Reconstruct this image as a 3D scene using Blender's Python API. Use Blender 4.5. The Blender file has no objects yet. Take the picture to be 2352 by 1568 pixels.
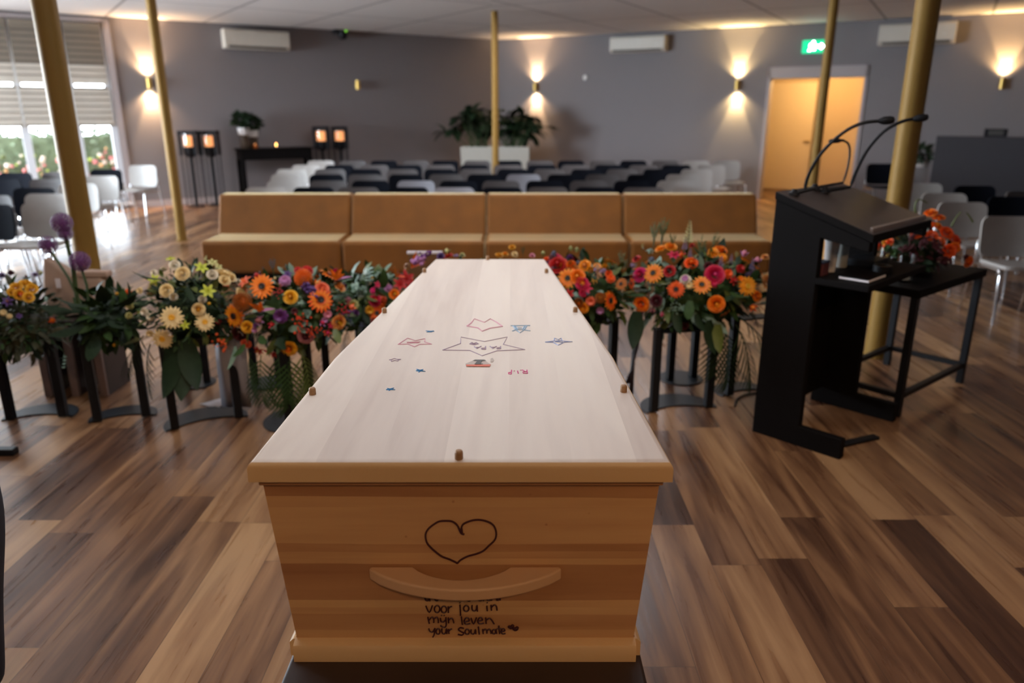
import bpy, bmesh, math, random
from mathutils import Vector, Matrix
random.seed(7)
PI = math.pi
S = bpy.context.scene
COL = S.collection

# ---------------------------------------------------------------- camera
F_PX = 1712.0
CAM_H = 1.65
TH = math.atan((784 - 255) / F_PX)
CT, ST = math.cos(TH), math.sin(TH)
cam_d = bpy.data.cameras.new('camera')
cam = bpy.data.objects.new('camera', cam_d)
COL.objects.link(cam)
cam.location = (0, 0, CAM_H)
cam.rotation_euler = (PI / 2 - TH, 0, 0)
cam_d.sensor_width = 36.0
cam_d.lens = 36.0 * F_PX / 2352.0
cam_d.clip_start = 0.05
cam_d.clip_end = 200
cam_d.dof.use_dof = True
cam_d.dof.focus_distance = 1.80
cam_d.dof.aperture_fstop = 2.1
cam_d.dof.aperture_blades = 9
S.camera = cam

# ---------------------------------------------------------------- view, world, large lights
S.view_settings.view_transform = 'Standard'
S.view_settings.look = 'None'
S.view_settings.exposure = 0.0
S.view_settings.gamma = 1.0
S.view_settings.use_curve_mapping = False
W = bpy.data.worlds.new('overcast_sky')
S.world = W
W.use_nodes = True
bg = W.node_tree.nodes['Background']
bg.inputs['Color'].default_value = (0.86, 0.93, 1.0, 1)
bg.inputs['Strength'].default_value = 20.0


def aim(o, target):
    o.rotation_euler = (Vector(target) - o.location).to_track_quat('-Z', 'Y').to_euler()


def area(name, loc, target, sx, sy, watts, col):
    l = bpy.data.lights.new(name, 'AREA')
    l.shape = 'RECTANGLE'
    l.size, l.size_y = sx, sy
    l.energy = watts
    l.color = col
    o = bpy.data.objects.new(name, l)
    o.location = loc
    COL.objects.link(o)
    aim(o, target)
    return o


def spot(name, loc, target, watts, col, deg, blend=0.5, size=0.03):
    l = bpy.data.lights.new(name, 'SPOT')
    l.energy = watts
    l.color = col
    l.spot_size = math.radians(deg)
    l.spot_blend = blend
    l.shadow_soft_size = size
    o = bpy.data.objects.new(name, l)
    o.location = loc
    COL.objects.link(o)
    aim(o, target)
    return o


WARM = (1.0, 0.62, 0.32)
COOL = (0.80, 0.90, 1.0)
# soft fill lights added just below the ceiling, outside the frame
area('ceiling_fill_light', (-0.4, 2.6, 3.10), (-0.4, 2.6, 0), 2.4, 1.6, 38, (0.88, 0.93, 1.0))
area('ceiling_fill_light', (0.0, 6.6, 3.12), (0.0, 6.6, 0), 3.0, 1.2, 60, (0.96, 0.95, 1.0))
area('ceiling_fill_light', (0.0, 11.2, 3.12), (0.0, 11.2, 0), 5.0, 1.0, 145, (0.96, 0.95, 1.0))
# added fill standing in for daylight from the unseen left side
area('daylight_fill_left', (-11.75, 7.5, 1.7), (0, 7.2, 1.5), 5.6, 2.6, 1600, COOL)
# warm downlights behind the photographer
spot('downlight', (0.5, -1.6, 3.0), (0.0, 1.3, 0.6), 92, (1.0, 0.58, 0.27), 70, 0.8, 0.12)
spot('downlight', (-2.4, -0.9, 3.0), (-2.2, 2.4, 0.3), 85, (1.0, 0.68, 0.42), 80, 0.9, 0.12)
spot('downlight', (2.6, -0.8, 3.0), (1.9, 2.0, 0.0), 135, (1.0, 0.60, 0.31), 74, 0.9, 0.12)
# warm downlights over the far end of the coffin and the flowers
spot('downlight', (-0.2, 4.6, 3.08), (-0.15, 3.2, 1.0), 30, (1.0, 0.72, 0.42), 50, 0.9, 0.06)
spot('downlight', (-1.4, 2.4, 3.08), (-1.3, 3.7, 0.7), 60, (1.0, 0.86, 0.68), 62, 0.9, 0.06)
spot('downlight', (1.1, 2.5, 3.08), (1.05, 3.9, 0.7), 50, (1.0, 0.86, 0.68), 56, 0.9, 0.06)


# ---------------------------------------------------------------- pixel -> place helpers
def ray(x, y):
    u = (x - 1176) / F_PX
    v = (784 - y) / F_PX
    return Vector((u, CT + v * ST, -ST + v * CT))


def on_z(x, y, z=0.0):
    r = ray(x, y)
    t = (z - CAM_H) / r.z
    return Vector((r.x * t, r.y * t, z))


def at_y(x, y, Y):
    r = ray(x, y)
    t = Y / r.y
    return Vector((r.x * t, Y, CAM_H + r.z * t))


# ---------------------------------------------------------------- materials
MATS = {}


def mat(name, base, rough=0.6, metal=0.0, var=0.06, scale=12.0, **kw):
    if name in MATS:
        return MATS[name]
    m = bpy.data.materials.new(name)
    m.use_nodes = True
    nt = m.node_tree
    b = nt.nodes['Principled BSDF']
    b.inputs['Roughness'].default_value = rough
    b.inputs['Metallic'].default_value = metal
    tc = nt.nodes.new('ShaderNodeTexCoord')
    nz = nt.nodes.new('ShaderNodeTexNoise')
    nz.inputs['Scale'].default_value = scale
    nz.inputs['Detail'].default_value = 3
    nt.links.new(tc.outputs['Object'], nz.inputs['Vector'])
    rp = nt.nodes.new('ShaderNodeValToRGB')
    c = base
    rp.color_ramp.elements[0].color = (c[0] * (1 - var), c[1] * (1 - var), c[2] * (1 - var), 1)
    rp.color_ramp.elements[1].color = (min(1, c[0] * (1 + var)), min(1, c[1] * (1 + var)), min(1, c[2] * (1 + var)), 1)
    nt.links.new(nz.outputs['Fac'], rp.inputs['Fac'])
    nt.links.new(rp.outputs['Color'], b.inputs['Base Color'])
    for k, v in kw.items():
        b.inputs[k.replace('_', ' ')].default_value = v
    MATS[name] = m
    return m


def emit(name, col, strength):
    if name in MATS:
        return MATS[name]
    m = bpy.data.materials.new(name)
    m.use_nodes = True
    nt = m.node_tree
    b = nt.nodes['Principled BSDF']
    b.inputs['Base Color'].default_value = (*col, 1)
    b.inputs['Emission Color'].default_value = (*col, 1)
    b.inputs['Emission Strength'].default_value = strength
    MATS[name] = m
    return m


def glass(name, tint=(1, 1, 1), mixf=0.12):
    m = bpy.data.materials.new(name)
    m.use_nodes = True
    nt = m.node_tree
    nt.nodes.remove(nt.nodes['Principled BSDF'])
    out = nt.nodes['Material Output']
    t = nt.nodes.new('ShaderNodeBsdfTransparent')
    t.inputs['Color'].default_value = (*tint, 1)
    g = nt.nodes.new('ShaderNodeBsdfGlossy')
    g.inputs['Roughness'].default_value = 0.03
    fr = nt.nodes.new('ShaderNodeLayerWeight')
    fr.inputs['Blend'].default_value = mixf
    mx = nt.nodes.new('ShaderNodeMixShader')
    nt.links.new(fr.outputs['Facing'], mx.inputs[0])
    nt.links.new(t.outputs[0], mx.inputs[1])
    nt.links.new(g.outputs[0], mx.inputs[2])
    nt.links.new(mx.outputs[0], out.inputs['Surface'])
    MATS[name] = m
    return m


def N(nt, typ, **kw):
    n = nt.nodes.new(typ)
    for k, v in kw.items():
        setattr(n, k, v)
    return n


def planks(name, cols, width, length, along, grain, rough, gap=0.0, gapcol=(0.05, 0.03, 0.02), coat=0.0, offs=(0, 0, 0), vary=0.5, knots=0.0, tones=None):
    """Boards running along one object axis. cols: colour ramp for board tone; grain: strength of streaks."""
    m = bpy.data.materials.new(name)
    m.use_nodes = True
    nt = m.node_tree
    L = nt.links.new
    b = nt.nodes['Principled BSDF']
    b.inputs['Coat Weight'].default_value = coat
    b.inputs['Coat Roughness'].default_value = 0.25
    tc = N(nt, 'ShaderNodeTexCoord')
    mp = N(nt, 'ShaderNodeMapping')
    mp.inputs['Location'].default_value = offs
    L(tc.outputs['Object'], mp.inputs['Vector'])
    sp = N(nt, 'ShaderNodeSeparateXYZ')
    L(mp.outputs[0], sp.inputs[0])
    ax = 'XYZ'
    a_along, a_cross = along
    # row id
    dv = N(nt, 'ShaderNodeMath', operation='DIVIDE')
    L(sp.outputs[a_cross], dv.inputs[0])
    dv.inputs[1].default_value = width
    fl = N(nt, 'ShaderNodeMath', operation='FLOOR')
    L(dv.outputs[0], fl.inputs[0])
    wn = N(nt, 'ShaderNodeTexWhiteNoise', noise_dimensions='1D')
    L(fl.outputs[0], wn.inputs['W'])
    al = N(nt, 'ShaderNodeMath', operation='DIVIDE')
    L(sp.outputs[a_along], al.inputs[0])
    al.inputs[1].default_value = length
    ad = N(nt, 'ShaderNodeMath', operation='MULTIPLY_ADD')
    L(wn.outputs['Value'], ad.inputs[0])
    ad.inputs[1].default_value = 7.31
    L(al.outputs[0], ad.inputs[2])
    fl2 = N(nt, 'ShaderNodeMath', operation='FLOOR')
    L(ad.outputs[0], fl2.inputs[0])
    cb = N(nt, 'ShaderNodeCombineXYZ')
    L(fl.outputs[0], cb.inputs[0])
    L(fl2.outputs[0], cb.inputs[1])
    wn2 = N(nt, 'ShaderNodeTexWhiteNoise', noise_dimensions='2D')
    L(cb.outputs[0], wn2.inputs['Vector'])
    # grain: stretched noise
    mp2 = N(nt, 'ShaderNodeMapping')
    sc = [1, 1, 1]
    for i in range(3):
        sc[i] = 26.0
    sc[ax.index(a_along)] = 1.6
    mp2.inputs['Scale'].default_value = sc
    va = N(nt, 'ShaderNodeVectorMath', operation='MULTIPLY_ADD')
    L(wn2.outputs['Color'], va.inputs[0])
    va.inputs[1].default_value = (9, 9, 9)
    L(mp.outputs[0], va.inputs[2])
    L(va.outputs[0], mp2.inputs['Vector'])
    nz = N(nt, 'ShaderNodeTexNoise')
    nz.inputs['Scale'].default_value = 1.0
    nz.inputs['Detail'].default_value = 6
    nz.inputs['Distortion'].default_value = 0.6
    L(mp2.outputs[0], nz.inputs['Vector'])
    mp3 = N(nt, 'ShaderNodeMapping')
    sc = [6.0, 6.0, 6.0]
    sc[ax.index(a_along)] = 0.7
    mp3.inputs['Scale'].default_value = sc
    L(va.outputs[0], mp3.inputs['Vector'])
    nz2 = N(nt, 'ShaderNodeTexNoise')
    nz2.inputs['Scale'].default_value = 1.0
    nz2.inputs['Detail'].default_value = 4
    nz2.inputs['Distortion'].default_value = 1.2
    L(mp3.outputs[0], nz2.inputs['Vector'])
    # combine
    m1 = N(nt, 'ShaderNodeMath', operation='MULTIPLY_ADD')   # board tone
    L(wn2.outputs['Value'], m1.inputs[0])
    m1.inputs[1].default_value = vary
    m1.inputs[2].default_value = (1 - vary) * 0.5
    if tones:                                                  # boards of known height: (start, tone)
        tr_ = N(nt, 'ShaderNodeValToRGB')
        tr_.color_ramp.interpolation = 'CONSTANT'
        while len(tr_.color_ramp.elements) < len(tones):
            tr_.color_ramp.elements.new(0.5)
        for i, (p_, v_) in enumerate(tones):
            tr_.color_ramp.elements[i].position = p_
            tr_.color_ramp.elements[i].color = (v_, v_, v_, 1)
        nd_ = N(nt, 'ShaderNodeMath', operation='MULTIPLY_ADD')    # the board edges wander a little
        L(nz2.outputs['Fac'], nd_.inputs[0])
        nd_.inputs[1].default_value = 0.022
        L(sp.outputs[a_cross], nd_.inputs[2])
        L(nd_.outputs[0], tr_.inputs['Fac'])
        m1 = tr_
    s1 = N(nt, 'ShaderNodeMath', operation='SUBTRACT')
    L(nz.outputs['Fac'], s1.inputs[0])
    s1.inputs[1].default_value = 0.5
    s2 = N(nt, 'ShaderNodeMath', operation='SUBTRACT')
    L(nz2.outputs['Fac'], s2.inputs[0])
    s2.inputs[1].default_value = 0.5
    m2 = N(nt, 'ShaderNodeMath', operation='MULTIPLY_ADD')
    L(s1.outputs[0], m2.inputs[0])
    m2.inputs[1].default_value = grain
    L(m1.outputs[0], m2.inputs[2])
    m3 = N(nt, 'ShaderNodeMath', operation='MULTIPLY_ADD')
    L(s2.outputs[0], m3.inputs[0])
    m3.inputs[1].default_value = grain * 1.5
    L(m2.outputs[0], m3.inputs[2])
    rp = N(nt, 'ShaderNodeValToRGB')
    while len(rp.color_ramp.elements) < len(cols):
        rp.color_ramp.elements.new(0.5)
    for i, c in enumerate(cols):
        e = rp.color_ramp.elements[i]
        e.position = i / (len(cols) - 1)
        e.color = (*c, 1)
    L(m3.outputs[0], rp.inputs['Fac'])
    last = rp.outputs['Color']
    if knots:
        vo = N(nt, 'ShaderNodeTexVoronoi')
        vo.inputs['Scale'].default_value = knots
        L(va.outputs[0], vo.inputs['Vector'])
        kr = N(nt, 'ShaderNodeValToRGB')
        kr.color_ramp.elements[0].position = 0.015
        kr.color_ramp.elements[0].color = (0.62, 0.5, 0.42, 1)
        kr.color_ramp.elements[1].position = 0.06
        kr.color_ramp.elements[1].color = (1, 1, 1, 1)
        L(vo.outputs['Distance'], kr.inputs['Fac'])
        mk = N(nt, 'ShaderNodeMixRGB', blend_type='MULTIPLY')
        mk.inputs[0].default_value = 0.8
        L(last, mk.inputs[1])
        L(kr.outputs[0], mk.inputs[2])
        last = mk.outputs[0]
    if gap:
        fr = N(nt, 'ShaderNodeMath', operation='FRACT')
        L(dv.outputs[0], fr.inputs[0])
        lt = N(nt, 'ShaderNodeMath', operation='LESS_THAN')
        L(fr.outputs[0], lt.inputs[0])
        lt.inputs[1].default_value = gap / width
        fr2 = N(nt, 'ShaderNodeMath', operation='FRACT')
        L(ad.outputs[0], fr2.inputs[0])
        lt2 = N(nt, 'ShaderNodeMath', operation='LESS_THAN')
        L(fr2.outputs[0], lt2.inputs[0])
        lt2.inputs[1].default_value = gap / length
        mxm = N(nt, 'ShaderNodeMath', operation='MAXIMUM')
        L(lt.outputs[0], mxm.inputs[0])
        L(lt2.outputs[0], mxm.inputs[1])
        mx = N(nt, 'ShaderNodeMixRGB')
        L(mxm.outputs[0], mx.inputs[0])
        L(last, mx.inputs[1])
        mx.inputs[2].default_value = (*gapcol, 1)
        last = mx.outputs[0]
    L(last, b.inputs['Base Color'])
    rr = N(nt, 'ShaderNodeMath', operation='MULTIPLY_ADD')
    L(s1.outputs[0], rr.inputs[0])
    rr.inputs[1].default_value = 0.25
    rr.inputs[2].default_value = rough
    L(rr.outputs[0], b.inputs['Roughness'])
    MATS[name] = m
    return m


M_FLOOR = planks('floor_planks', [(0.060, 0.026, 0.014), (0.145, 0.068, 0.033), (0.270, 0.140, 0.066), (0.40, 0.230, 0.112)],
                 0.19, 1.25, 'YX', 0.95, 0.30, gap=0.0016, gapcol=(0.06, 0.035, 0.022), vary=0.75)
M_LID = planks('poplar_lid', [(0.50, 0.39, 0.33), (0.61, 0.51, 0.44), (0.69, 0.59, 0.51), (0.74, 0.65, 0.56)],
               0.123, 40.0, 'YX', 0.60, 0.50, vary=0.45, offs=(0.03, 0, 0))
M_BOARD = planks('poplar_boards_warmlit', [(0.29, 0.120, 0.046), (0.44, 0.220, 0.090), (0.58, 0.335, 0.145), (0.68, 0.43, 0.20)],  # heartwood tones, with warm lamplight put into the orange base
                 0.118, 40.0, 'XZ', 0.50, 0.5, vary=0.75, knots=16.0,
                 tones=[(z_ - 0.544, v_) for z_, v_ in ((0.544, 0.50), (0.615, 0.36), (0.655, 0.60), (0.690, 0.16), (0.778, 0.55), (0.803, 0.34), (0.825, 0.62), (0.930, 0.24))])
M_RIM = planks('poplar_rim_warmlit', [(0.48, 0.29, 0.13), (0.59, 0.38, 0.18), (0.65, 0.43, 0.21), (0.70, 0.48, 0.25)],  # same poplar as the lid, coloured as if under warm lamplight
               0.4, 40.0, 'XZ', 0.30, 0.45, vary=0.2, knots=18.0)
M_HANDLE = planks('beech_handle', [(0.45, 0.25, 0.12), (0.55, 0.33, 0.17), (0.60, 0.37, 0.20), (0.64, 0.41, 0.23)],
                  0.5, 40.0, 'XZ', 0.22, 0.48, vary=0.1)
M_DOWEL = mat('oak_dowel', (0.34, 0.19, 0.09), 0.55, var=0.25, scale=160)
M_BIER = planks('dark_bier_wood', [(0.012, 0.006, 0.004), (0.028, 0.014, 0.009), (0.045, 0.022, 0.014)], 0.2, 40, 'XZ', 0.5, 0.55, vary=0.3)
M_INK = mat('dark_red_ink', (0.050, 0.008, 0.014), 0.5)
M_PURPLE = mat('violet_ink', (0.36, 0.26, 0.36), 0.6)
M_PINK = mat('pink_ink', (0.66, 0.30, 0.38), 0.6)
M_MAGENTA = mat('magenta_ink', (0.60, 0.09, 0.24), 0.6)
M_LBLUE = mat('pale_blue_ink', (0.30, 0.44, 0.58), 0.6)
M_BLUE = mat('blue_ink', (0.05, 0.26, 0.56), 0.6)
M_BLUE2 = mat('mid_blue_ink', (0.26, 0.34, 0.62), 0.6)
M_WALL = mat('taupe_wall_paint', (0.210, 0.190, 0.195), 0.85, var=0.02, scale=3)
M_WALLW = mat('white_wall_paint', (0.55, 0.54, 0.53), 0.85, var=0.02, scale=3)
M_FRAME = mat('door_frame_paint', (0.40, 0.35, 0.35), 0.5, var=0.02)
M_FRAMEW = mat('white_frame_paint', (0.72, 0.74, 0.78), 0.4, var=0.02)
M_SKIRT = mat('baseboard_paint', (0.46, 0.40, 0.39), 0.5)
M_GOLD = mat('matt_gold_paint', (0.26, 0.148, 0.034), 0.5, 0.1, var=0.03, Specular_IOR_Level=0.2)
M_BRASS = mat('brushed_brass', (0.60, 0.40, 0.12), 0.35, 0.9, var=0.04)
M_BLACK = mat('black_powder_coat', (0.010, 0.010, 0.012), 0.48, Specular_IOR_Level=0.2)
M_BLACKW = mat('black_laminate', (0.007, 0.006, 0.006), 0.6, var=0.1, scale=30, Specular_IOR_Level=0.05)
M_TOP = mat('brown_black_laminate', (0.045, 0.034, 0.032), 0.32, var=0.1, scale=20)
M_PLATE = mat('dark_grey_steel', (0.013, 0.016, 0.021), 0.42, Specular_IOR_Level=0.2)
M_CHROME = mat('chrome', (0.75, 0.77, 0.80), 0.12, 1.0, var=0.02)
M_CHBLACK = mat('black_chair_shell', (0.006, 0.007, 0.011), 0.75, Specular_IOR_Level=0.05)
M_CHGREY = mat('grey_chair_shell', (0.085, 0.076, 0.076), 0.5, Specular_IOR_Level=0.3)
M_CHLIT = mat('lit_grey_chair_shell', (0.30, 0.30, 0.33), 0.42)  # grey shell with reflected light put into its colour
M_CHWHITE = mat('white_chair_shell', (0.38, 0.355, 0.33), 0.42)
M_ACW = mat('cream_plastic', (0.62, 0.57, 0.49), 0.45)
M_SLOT = mat('dark_slot', (0.06, 0.055, 0.05), 0.7)
M_WHITE = mat('white_plastic', (0.70, 0.68, 0.66), 0.5)
M_PAPER = mat('white_paper', (0.78, 0.74, 0.78), 0.7)
M_KRAFT = mat('kraft_paper', (0.40, 0.27, 0.20), 0.75, var=0.12, scale=9)
M_BENCH = mat('walnut_panel', (0.032, 0.019, 0.016), 0.5, var=0.25, scale=18)
M_BENCHE = mat('pale_wood_edge', (0.20, 0.135, 0.115), 0.5, var=0.12, scale=18)
M_NAVY = mat('navy_wool', (0.010, 0.013, 0.026), 0.8, var=0.15, scale=60)
M_SKIN = mat('skin', (0.55, 0.32, 0.22), 0.5)
M_HAIR = mat('brown_hair', (0.05, 0.03, 0.018), 0.5)
M_PLANTER = mat('white_planter', (0.52, 0.50, 0.44), 0.5)
M_SOIL = mat('soil', (0.03, 0.02, 0.014), 0.95, var=0.4)
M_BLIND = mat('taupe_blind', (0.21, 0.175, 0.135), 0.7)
M_PART = mat('grey_partition', (0.045, 0.041, 0.046), 0.8, var=0.03, scale=5)
M_AMBER = mat('warm_door_leaf', (0.80, 0.66, 0.47), 0.55, var=0.03)
M_RIBBON = mat('white_satin_ribbon', (0.30, 0.29, 0.325), 0.4)
M_RIBBONK = mat('black_satin_ribbon', (0.016, 0.008, 0.010), 0.4)
M_CANDLE = emit('candle_glow', (1.0, 0.40, 0.15), 1.1)
M_FLAME = emit('candle_flame', (1.0, 0.46, 0.12), 9.0)
M_LENS = emit('warm_lamp_lens', (1.0, 0.80, 0.50), 45.0)
M_GREEN = emit('exit_green', (0.0, 0.55, 0.24), 1.3)
M_GREENW = emit('exit_white', (0.85, 1.0, 0.95), 26.0)
M_LED = emit('green_led', (0.25, 0.75, 0.05), 1.0)
M_GLASS = glass('clear_glass', (0.93, 0.95, 0.95), 0.25)
M_PANE = glass('window_glass', (0.97, 0.99, 1.0), 0.06)

# velvet of the sofas
mv = mat('ochre_velvet', (0.225, 0.080, 0.006), 0.75, var=0.36, scale=3.4)
b_ = mv.node_tree.nodes['Principled BSDF']
b_.inputs['Sheen Weight'].default_value = 0.75
b_.inputs['Sheen Roughness'].default_value = 0.2
b_.inputs['Sheen Tint'].default_value = (1.0, 0.82, 0.46, 1)
M_VELVET = mv
mv2 = mat('ochre_velvet_piping', (0.42, 0.24, 0.085), 0.7, var=0.1, scale=4)
# petals and leaves
PET = {}


def petal(name, base, var=0.18, rough=0.55, scale=30):
    PET[name] = mat('petal_' + name, base, rough, var=var, scale=scale, Subsurface_Weight=0.0)
    return PET[name]


for n_, c_ in dict(orange=(0.86, 0.20, 0.006), redorange=(0.80, 0.10, 0.008), amber=(0.86, 0.30, 0.010), yellow=(0.80, 0.42, 0.02),
                   peach=(0.78, 0.34, 0.09), cream=(0.78, 0.60, 0.30), white=(0.74, 0.66, 0.52), lime=(0.50, 0.55, 0.05),
                   red=(0.45, 0.012, 0.012), crimson=(0.55, 0.012, 0.07), magenta=(0.62, 0.02, 0.16), burgundy=(0.07, 0.006, 0.012),
                   coral=(0.82, 0.17, 0.08), mauve=(0.36, 0.12, 0.13), lilac=(0.46, 0.20, 0.42), purple=(0.13, 0.028, 0.17),
                   violet=(0.075, 0.022, 0.16), pink=(0.70, 0.24, 0.34), steel=(0.10, 0.12, 0.18), lavender=(0.25, 0.17, 0.33),
                   allium=(0.15, 0.036, 0.16), dark=(0.012, 0.006, 0.006), bronze=(0.42, 0.12, 0.012), gold=(0.72, 0.34, 0.012),
                   tan=(0.34, 0.16, 0.07), palelime=(0.52, 0.50, 0.20), berry=(0.62, 0.045, 0.008)).items():
    petal(n_, c_)
M_LEAF = mat('leaf_green', (0.030, 0.065, 0.016), 0.62, var=0.45, scale=7, Specular_IOR_Level=0.25)
M_LEAFD = mat('leaf_dark', (0.011, 0.026, 0.009), 0.60, var=0.4, scale=7, Specular_IOR_Level=0.25)
M_LEAFY = mat('leaf_yellowgreen', (0.090, 0.115, 0.018), 0.5, var=0.35, scale=7)
M_EUC = mat('leaf_bluegreen', (0.16, 0.25, 0.19), 0.55, var=0.2, scale=7)
M_AQUA = mat('leaf_aqua', (0.30, 0.46, 0.40), 0.5, var=0.15, scale=7)
M_STEM = mat('stem_green', (0.040, 0.072, 0.022), 0.5)
M_FERN = mat('fern_brown', (0.045, 0.045, 0.015), 0.6, var=0.4, scale=9)


# ---------------------------------------------------------------- mesh builder
class MB:
    def __init__(s):
        s.v, s.f, s.m = [], [], []
        s.cur = 0

    def poly(s, pts, faces):
        o = len(s.v)
        s.v += [tuple(p) for p in pts]
        for f in faces:
            s.f.append(tuple(i + o for i in f))
            s.m.append(s.cur)
        return s

    def box(s, c, d, M=None):
        x, y, z = d[0] / 2, d[1] / 2, d[2] / 2
        p = [Vector((c[0] + a * x, c[1] + b * y, c[2] + e * z)) for e in (-1, 1) for b in (-1, 1) for a in (-1, 1)]
        if M is not None:
            p = [M @ q for q in p]
        return s.poly(p, [(0, 2, 3, 1), (4, 5, 7, 6), (0, 1, 5, 4), (2, 6, 7, 3), (0, 4, 6, 2), (1, 3, 7, 5)])

    def box2(s, lo, hi, M=None):
        return s.box([(a + b) / 2 for a, b in zip(lo, hi)], [abs(b - a) for a, b in zip(lo, hi)], M)

    def prism(s, outline, h0, h1, M=None):
        """outline: list of (x, y) counter-clockwise, extruded in z"""
        n = len(outline)
        p = [Vector((x, y, h0)) for x, y in outline] + [Vector((x, y, h1)) for x, y in outline]
        if M is not None:
            p = [M @ q for q in p]
        f = [tuple(reversed(range(n))), tuple(range(n, 2 * n))]
        f += [(i, (i + 1) % n, n + (i + 1) % n, n + i) for i in range(n)]
        return s.poly(p, f)

    def loft(s, rings, cap=True, close=True):
        n = len(rings[0])
        p = [q for r in rings for q in r]
        f = []
        for k in range(len(rings) - 1):
            for i in range(n if close else n - 1):
                j = (i + 1) % n
                f.append((k * n + i, k * n + j, (k + 1) * n + j, (k + 1) * n + i))
        if cap:
            f.append(tuple(reversed(range(n))))
            f.append(tuple((len(rings) - 1) * n + i for i in range(n)))
        return s.poly(p, f)

    def lathe(s, prof, n=16, M=None, cap=True):
        """prof: list of (r, z)"""
        rings = []
        for r, z in prof:
            ring = [Vector((r * math.cos(2 * PI * i / n), r * math.sin(2 * PI * i / n), z)) for i in range(n)]
            if M is not None:
                ring = [M @ q for q in ring]
            rings.append(ring)
        return s.loft(rings, cap)

    def tube(s, pts, r, n=6, r2=None, cap=True):
        pts = [Vector(p) for p in pts]
        rings = []
        up = None
        for i, p in enumerate(pts):
            a = pts[max(0, i - 1)]
            b = pts[min(len(pts) - 1, i + 1)]
            d = (b - a)
            if d.length < 1e-9:
                d = Vector((0, 0, 1))
            d.normalize()
            if up is None:
                up = Vector((0, 0, 1)) if abs(d.z) < 0.9 else Vector((1, 0, 0))
            x = d.cross(up)
            if x.length < 1e-6:
                x = d.cross(Vector((0, 1, 0)))
            x.normalize()
            y = x.cross(d).normalized()
            up = y
            rad = r if r2 is None else r + (r2 - r) * i / (len(pts) - 1)
            rings.append([p + x * rad * math.cos(2 * PI * k / n) + y * rad * math.sin(2 * PI * k / n) for k in range(n)])
        return s.loft(rings, cap)

    def ball(s, c, r, n=8, m=5, sq=(1, 1, 1)):
        c = Vector(c)
        rings = []
        for j in range(1, m):
            t = PI * j / m
            rings.append([c + Vector((sq[0] * r * math.sin(t) * math.cos(2 * PI * i / n), sq[1] * r * math.sin(t) * math.sin(2 * PI * i / n), -sq[2] * r * math.cos(t))) for i in range(n)])
        return s.loft(rings)

    def blade(s, base, d, up, L, w, bend=0.0, segs=4, tip=0.0, fold=0.15):
        """a leaf or petal: base point, direction, normal, length, width; bends towards -up"""
        base, d, up = Vector(base), Vector(d).normalized(), Vector(up).normalized()
        side = d.cross(up).normalized()
        up = side.cross(d).normalized()
        p = []
        for i in range(segs + 1):
            t = i / segs
            ww = w * 0.5 * (math.sin(PI * min(1, 0.12 + 0.88 * t)) ** 0.75 if t < 1 else tip)
            if i == segs:
                ww = w * 0.5 * max(tip, 0.04)
            ang = bend * t
            q = base + d * (L * (math.sin(ang) / bend if abs(bend) > 1e-4 else t)) - up * (L * ((1 - math.cos(ang)) / bend) if abs(bend) > 1e-4 else 0)
            p += [q - side * ww + up * ww * fold, q, q + side * ww + up * ww * fold]
        f = []
        for i in range(segs):
            k = i * 3
            f += [(k, k + 1, k + 4, k + 3), (k + 1, k + 2, k + 5, k + 4)]
        return s.poly(p, f)

    def mesh(s, name, mats, smooth=True):
        me = bpy.data.meshes.new(name)
        me.from_pydata(s.v, [], s.f)
        for m in (mats if isinstance(mats, (list, tuple)) else [mats]):
            me.materials.append(m)
        me.polygons.foreach_set('material_index', s.m)
        bm = bmesh.new()
        bm.from_mesh(me)
        bmesh.ops.recalc_face_normals(bm, faces=bm.faces)
        bm.to_mesh(me)
        bm.free()
        if smooth:
            me.polygons.foreach_set('use_smooth', [True] * len(me.polygons))
            try:
                me.set_sharp_from_angle(angle=math.radians(38))
            except Exception:
                pass
        return me

    def build(s, name, mats, parent=None, bevel=0.0, segs=2, smooth=True, loc=None, rotz=None):
        o = bpy.data.objects.new(name, s.mesh(name, mats, smooth))
        COL.objects.link(o)
        if parent is not None:
            o.parent = parent
        if loc is not None:
            o.location = loc
        if rotz is not None:
            o.rotation_euler = (0, 0, rotz)
        if bevel:
            b = o.modifiers.new('bevel', 'BEVEL')
            b.width = bevel
            b.segments = segs
            b.limit_method = 'ANGLE'
            b.angle_limit = math.radians(40)
        return o


def tag(o, label, cat, group=None, kind=None):
    o['label'] = label
    o['category'] = cat
    if group:
        o['group'] = group
    if kind:
        o['kind'] = kind
    return o


def struct(o, label=None):
    o['kind'] = 'structure'
    if label:
        o['label'] = label
    return o


def thing(name, label, cat, loc=(0, 0, 0), rotz=0.0, group=None):
    o = bpy.data.objects.new(name, None)
    COL.objects.link(o)
    o.empty_display_size = 0.1
    o.location = loc
    o.rotation_euler = (0, 0, rotz)
    return tag(o, label, cat, group)


def dup(root, loc, rotz, label=None, group=None):
    r = root.copy()
    COL.objects.link(r)
    r.location = loc
    r.rotation_euler = (0, 0, rotz)
    if label:
        r['label'] = label
    if group:
        r['group'] = group
    for ch in list(root.children):
        c = ch.copy()
        COL.objects.link(c)
        c.parent = r
        for g in ch.children:
            d = g.copy()
            COL.objects.link(d)
            d.parent = c
    return r


def place(mesh, name, parent, loc, nrm, size, roll=0.0, parent_loc=Vector((0, 0, 0))):
    """link one flower or leaf: shared mesh, its own object, +Z of the mesh turned to nrm"""
    o = bpy.data.objects.new(name, mesh)
    COL.objects.link(o)
    o.parent = parent
    q = Vector(nrm).to_track_quat('Z', 'Y').to_matrix().to_4x4() @ Matrix.Rotation(roll, 4, 'Z')
    o.matrix_local = Matrix.Translation(Vector(loc) - parent_loc) @ q @ Matrix.Scale(size, 4)
    return o


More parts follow.
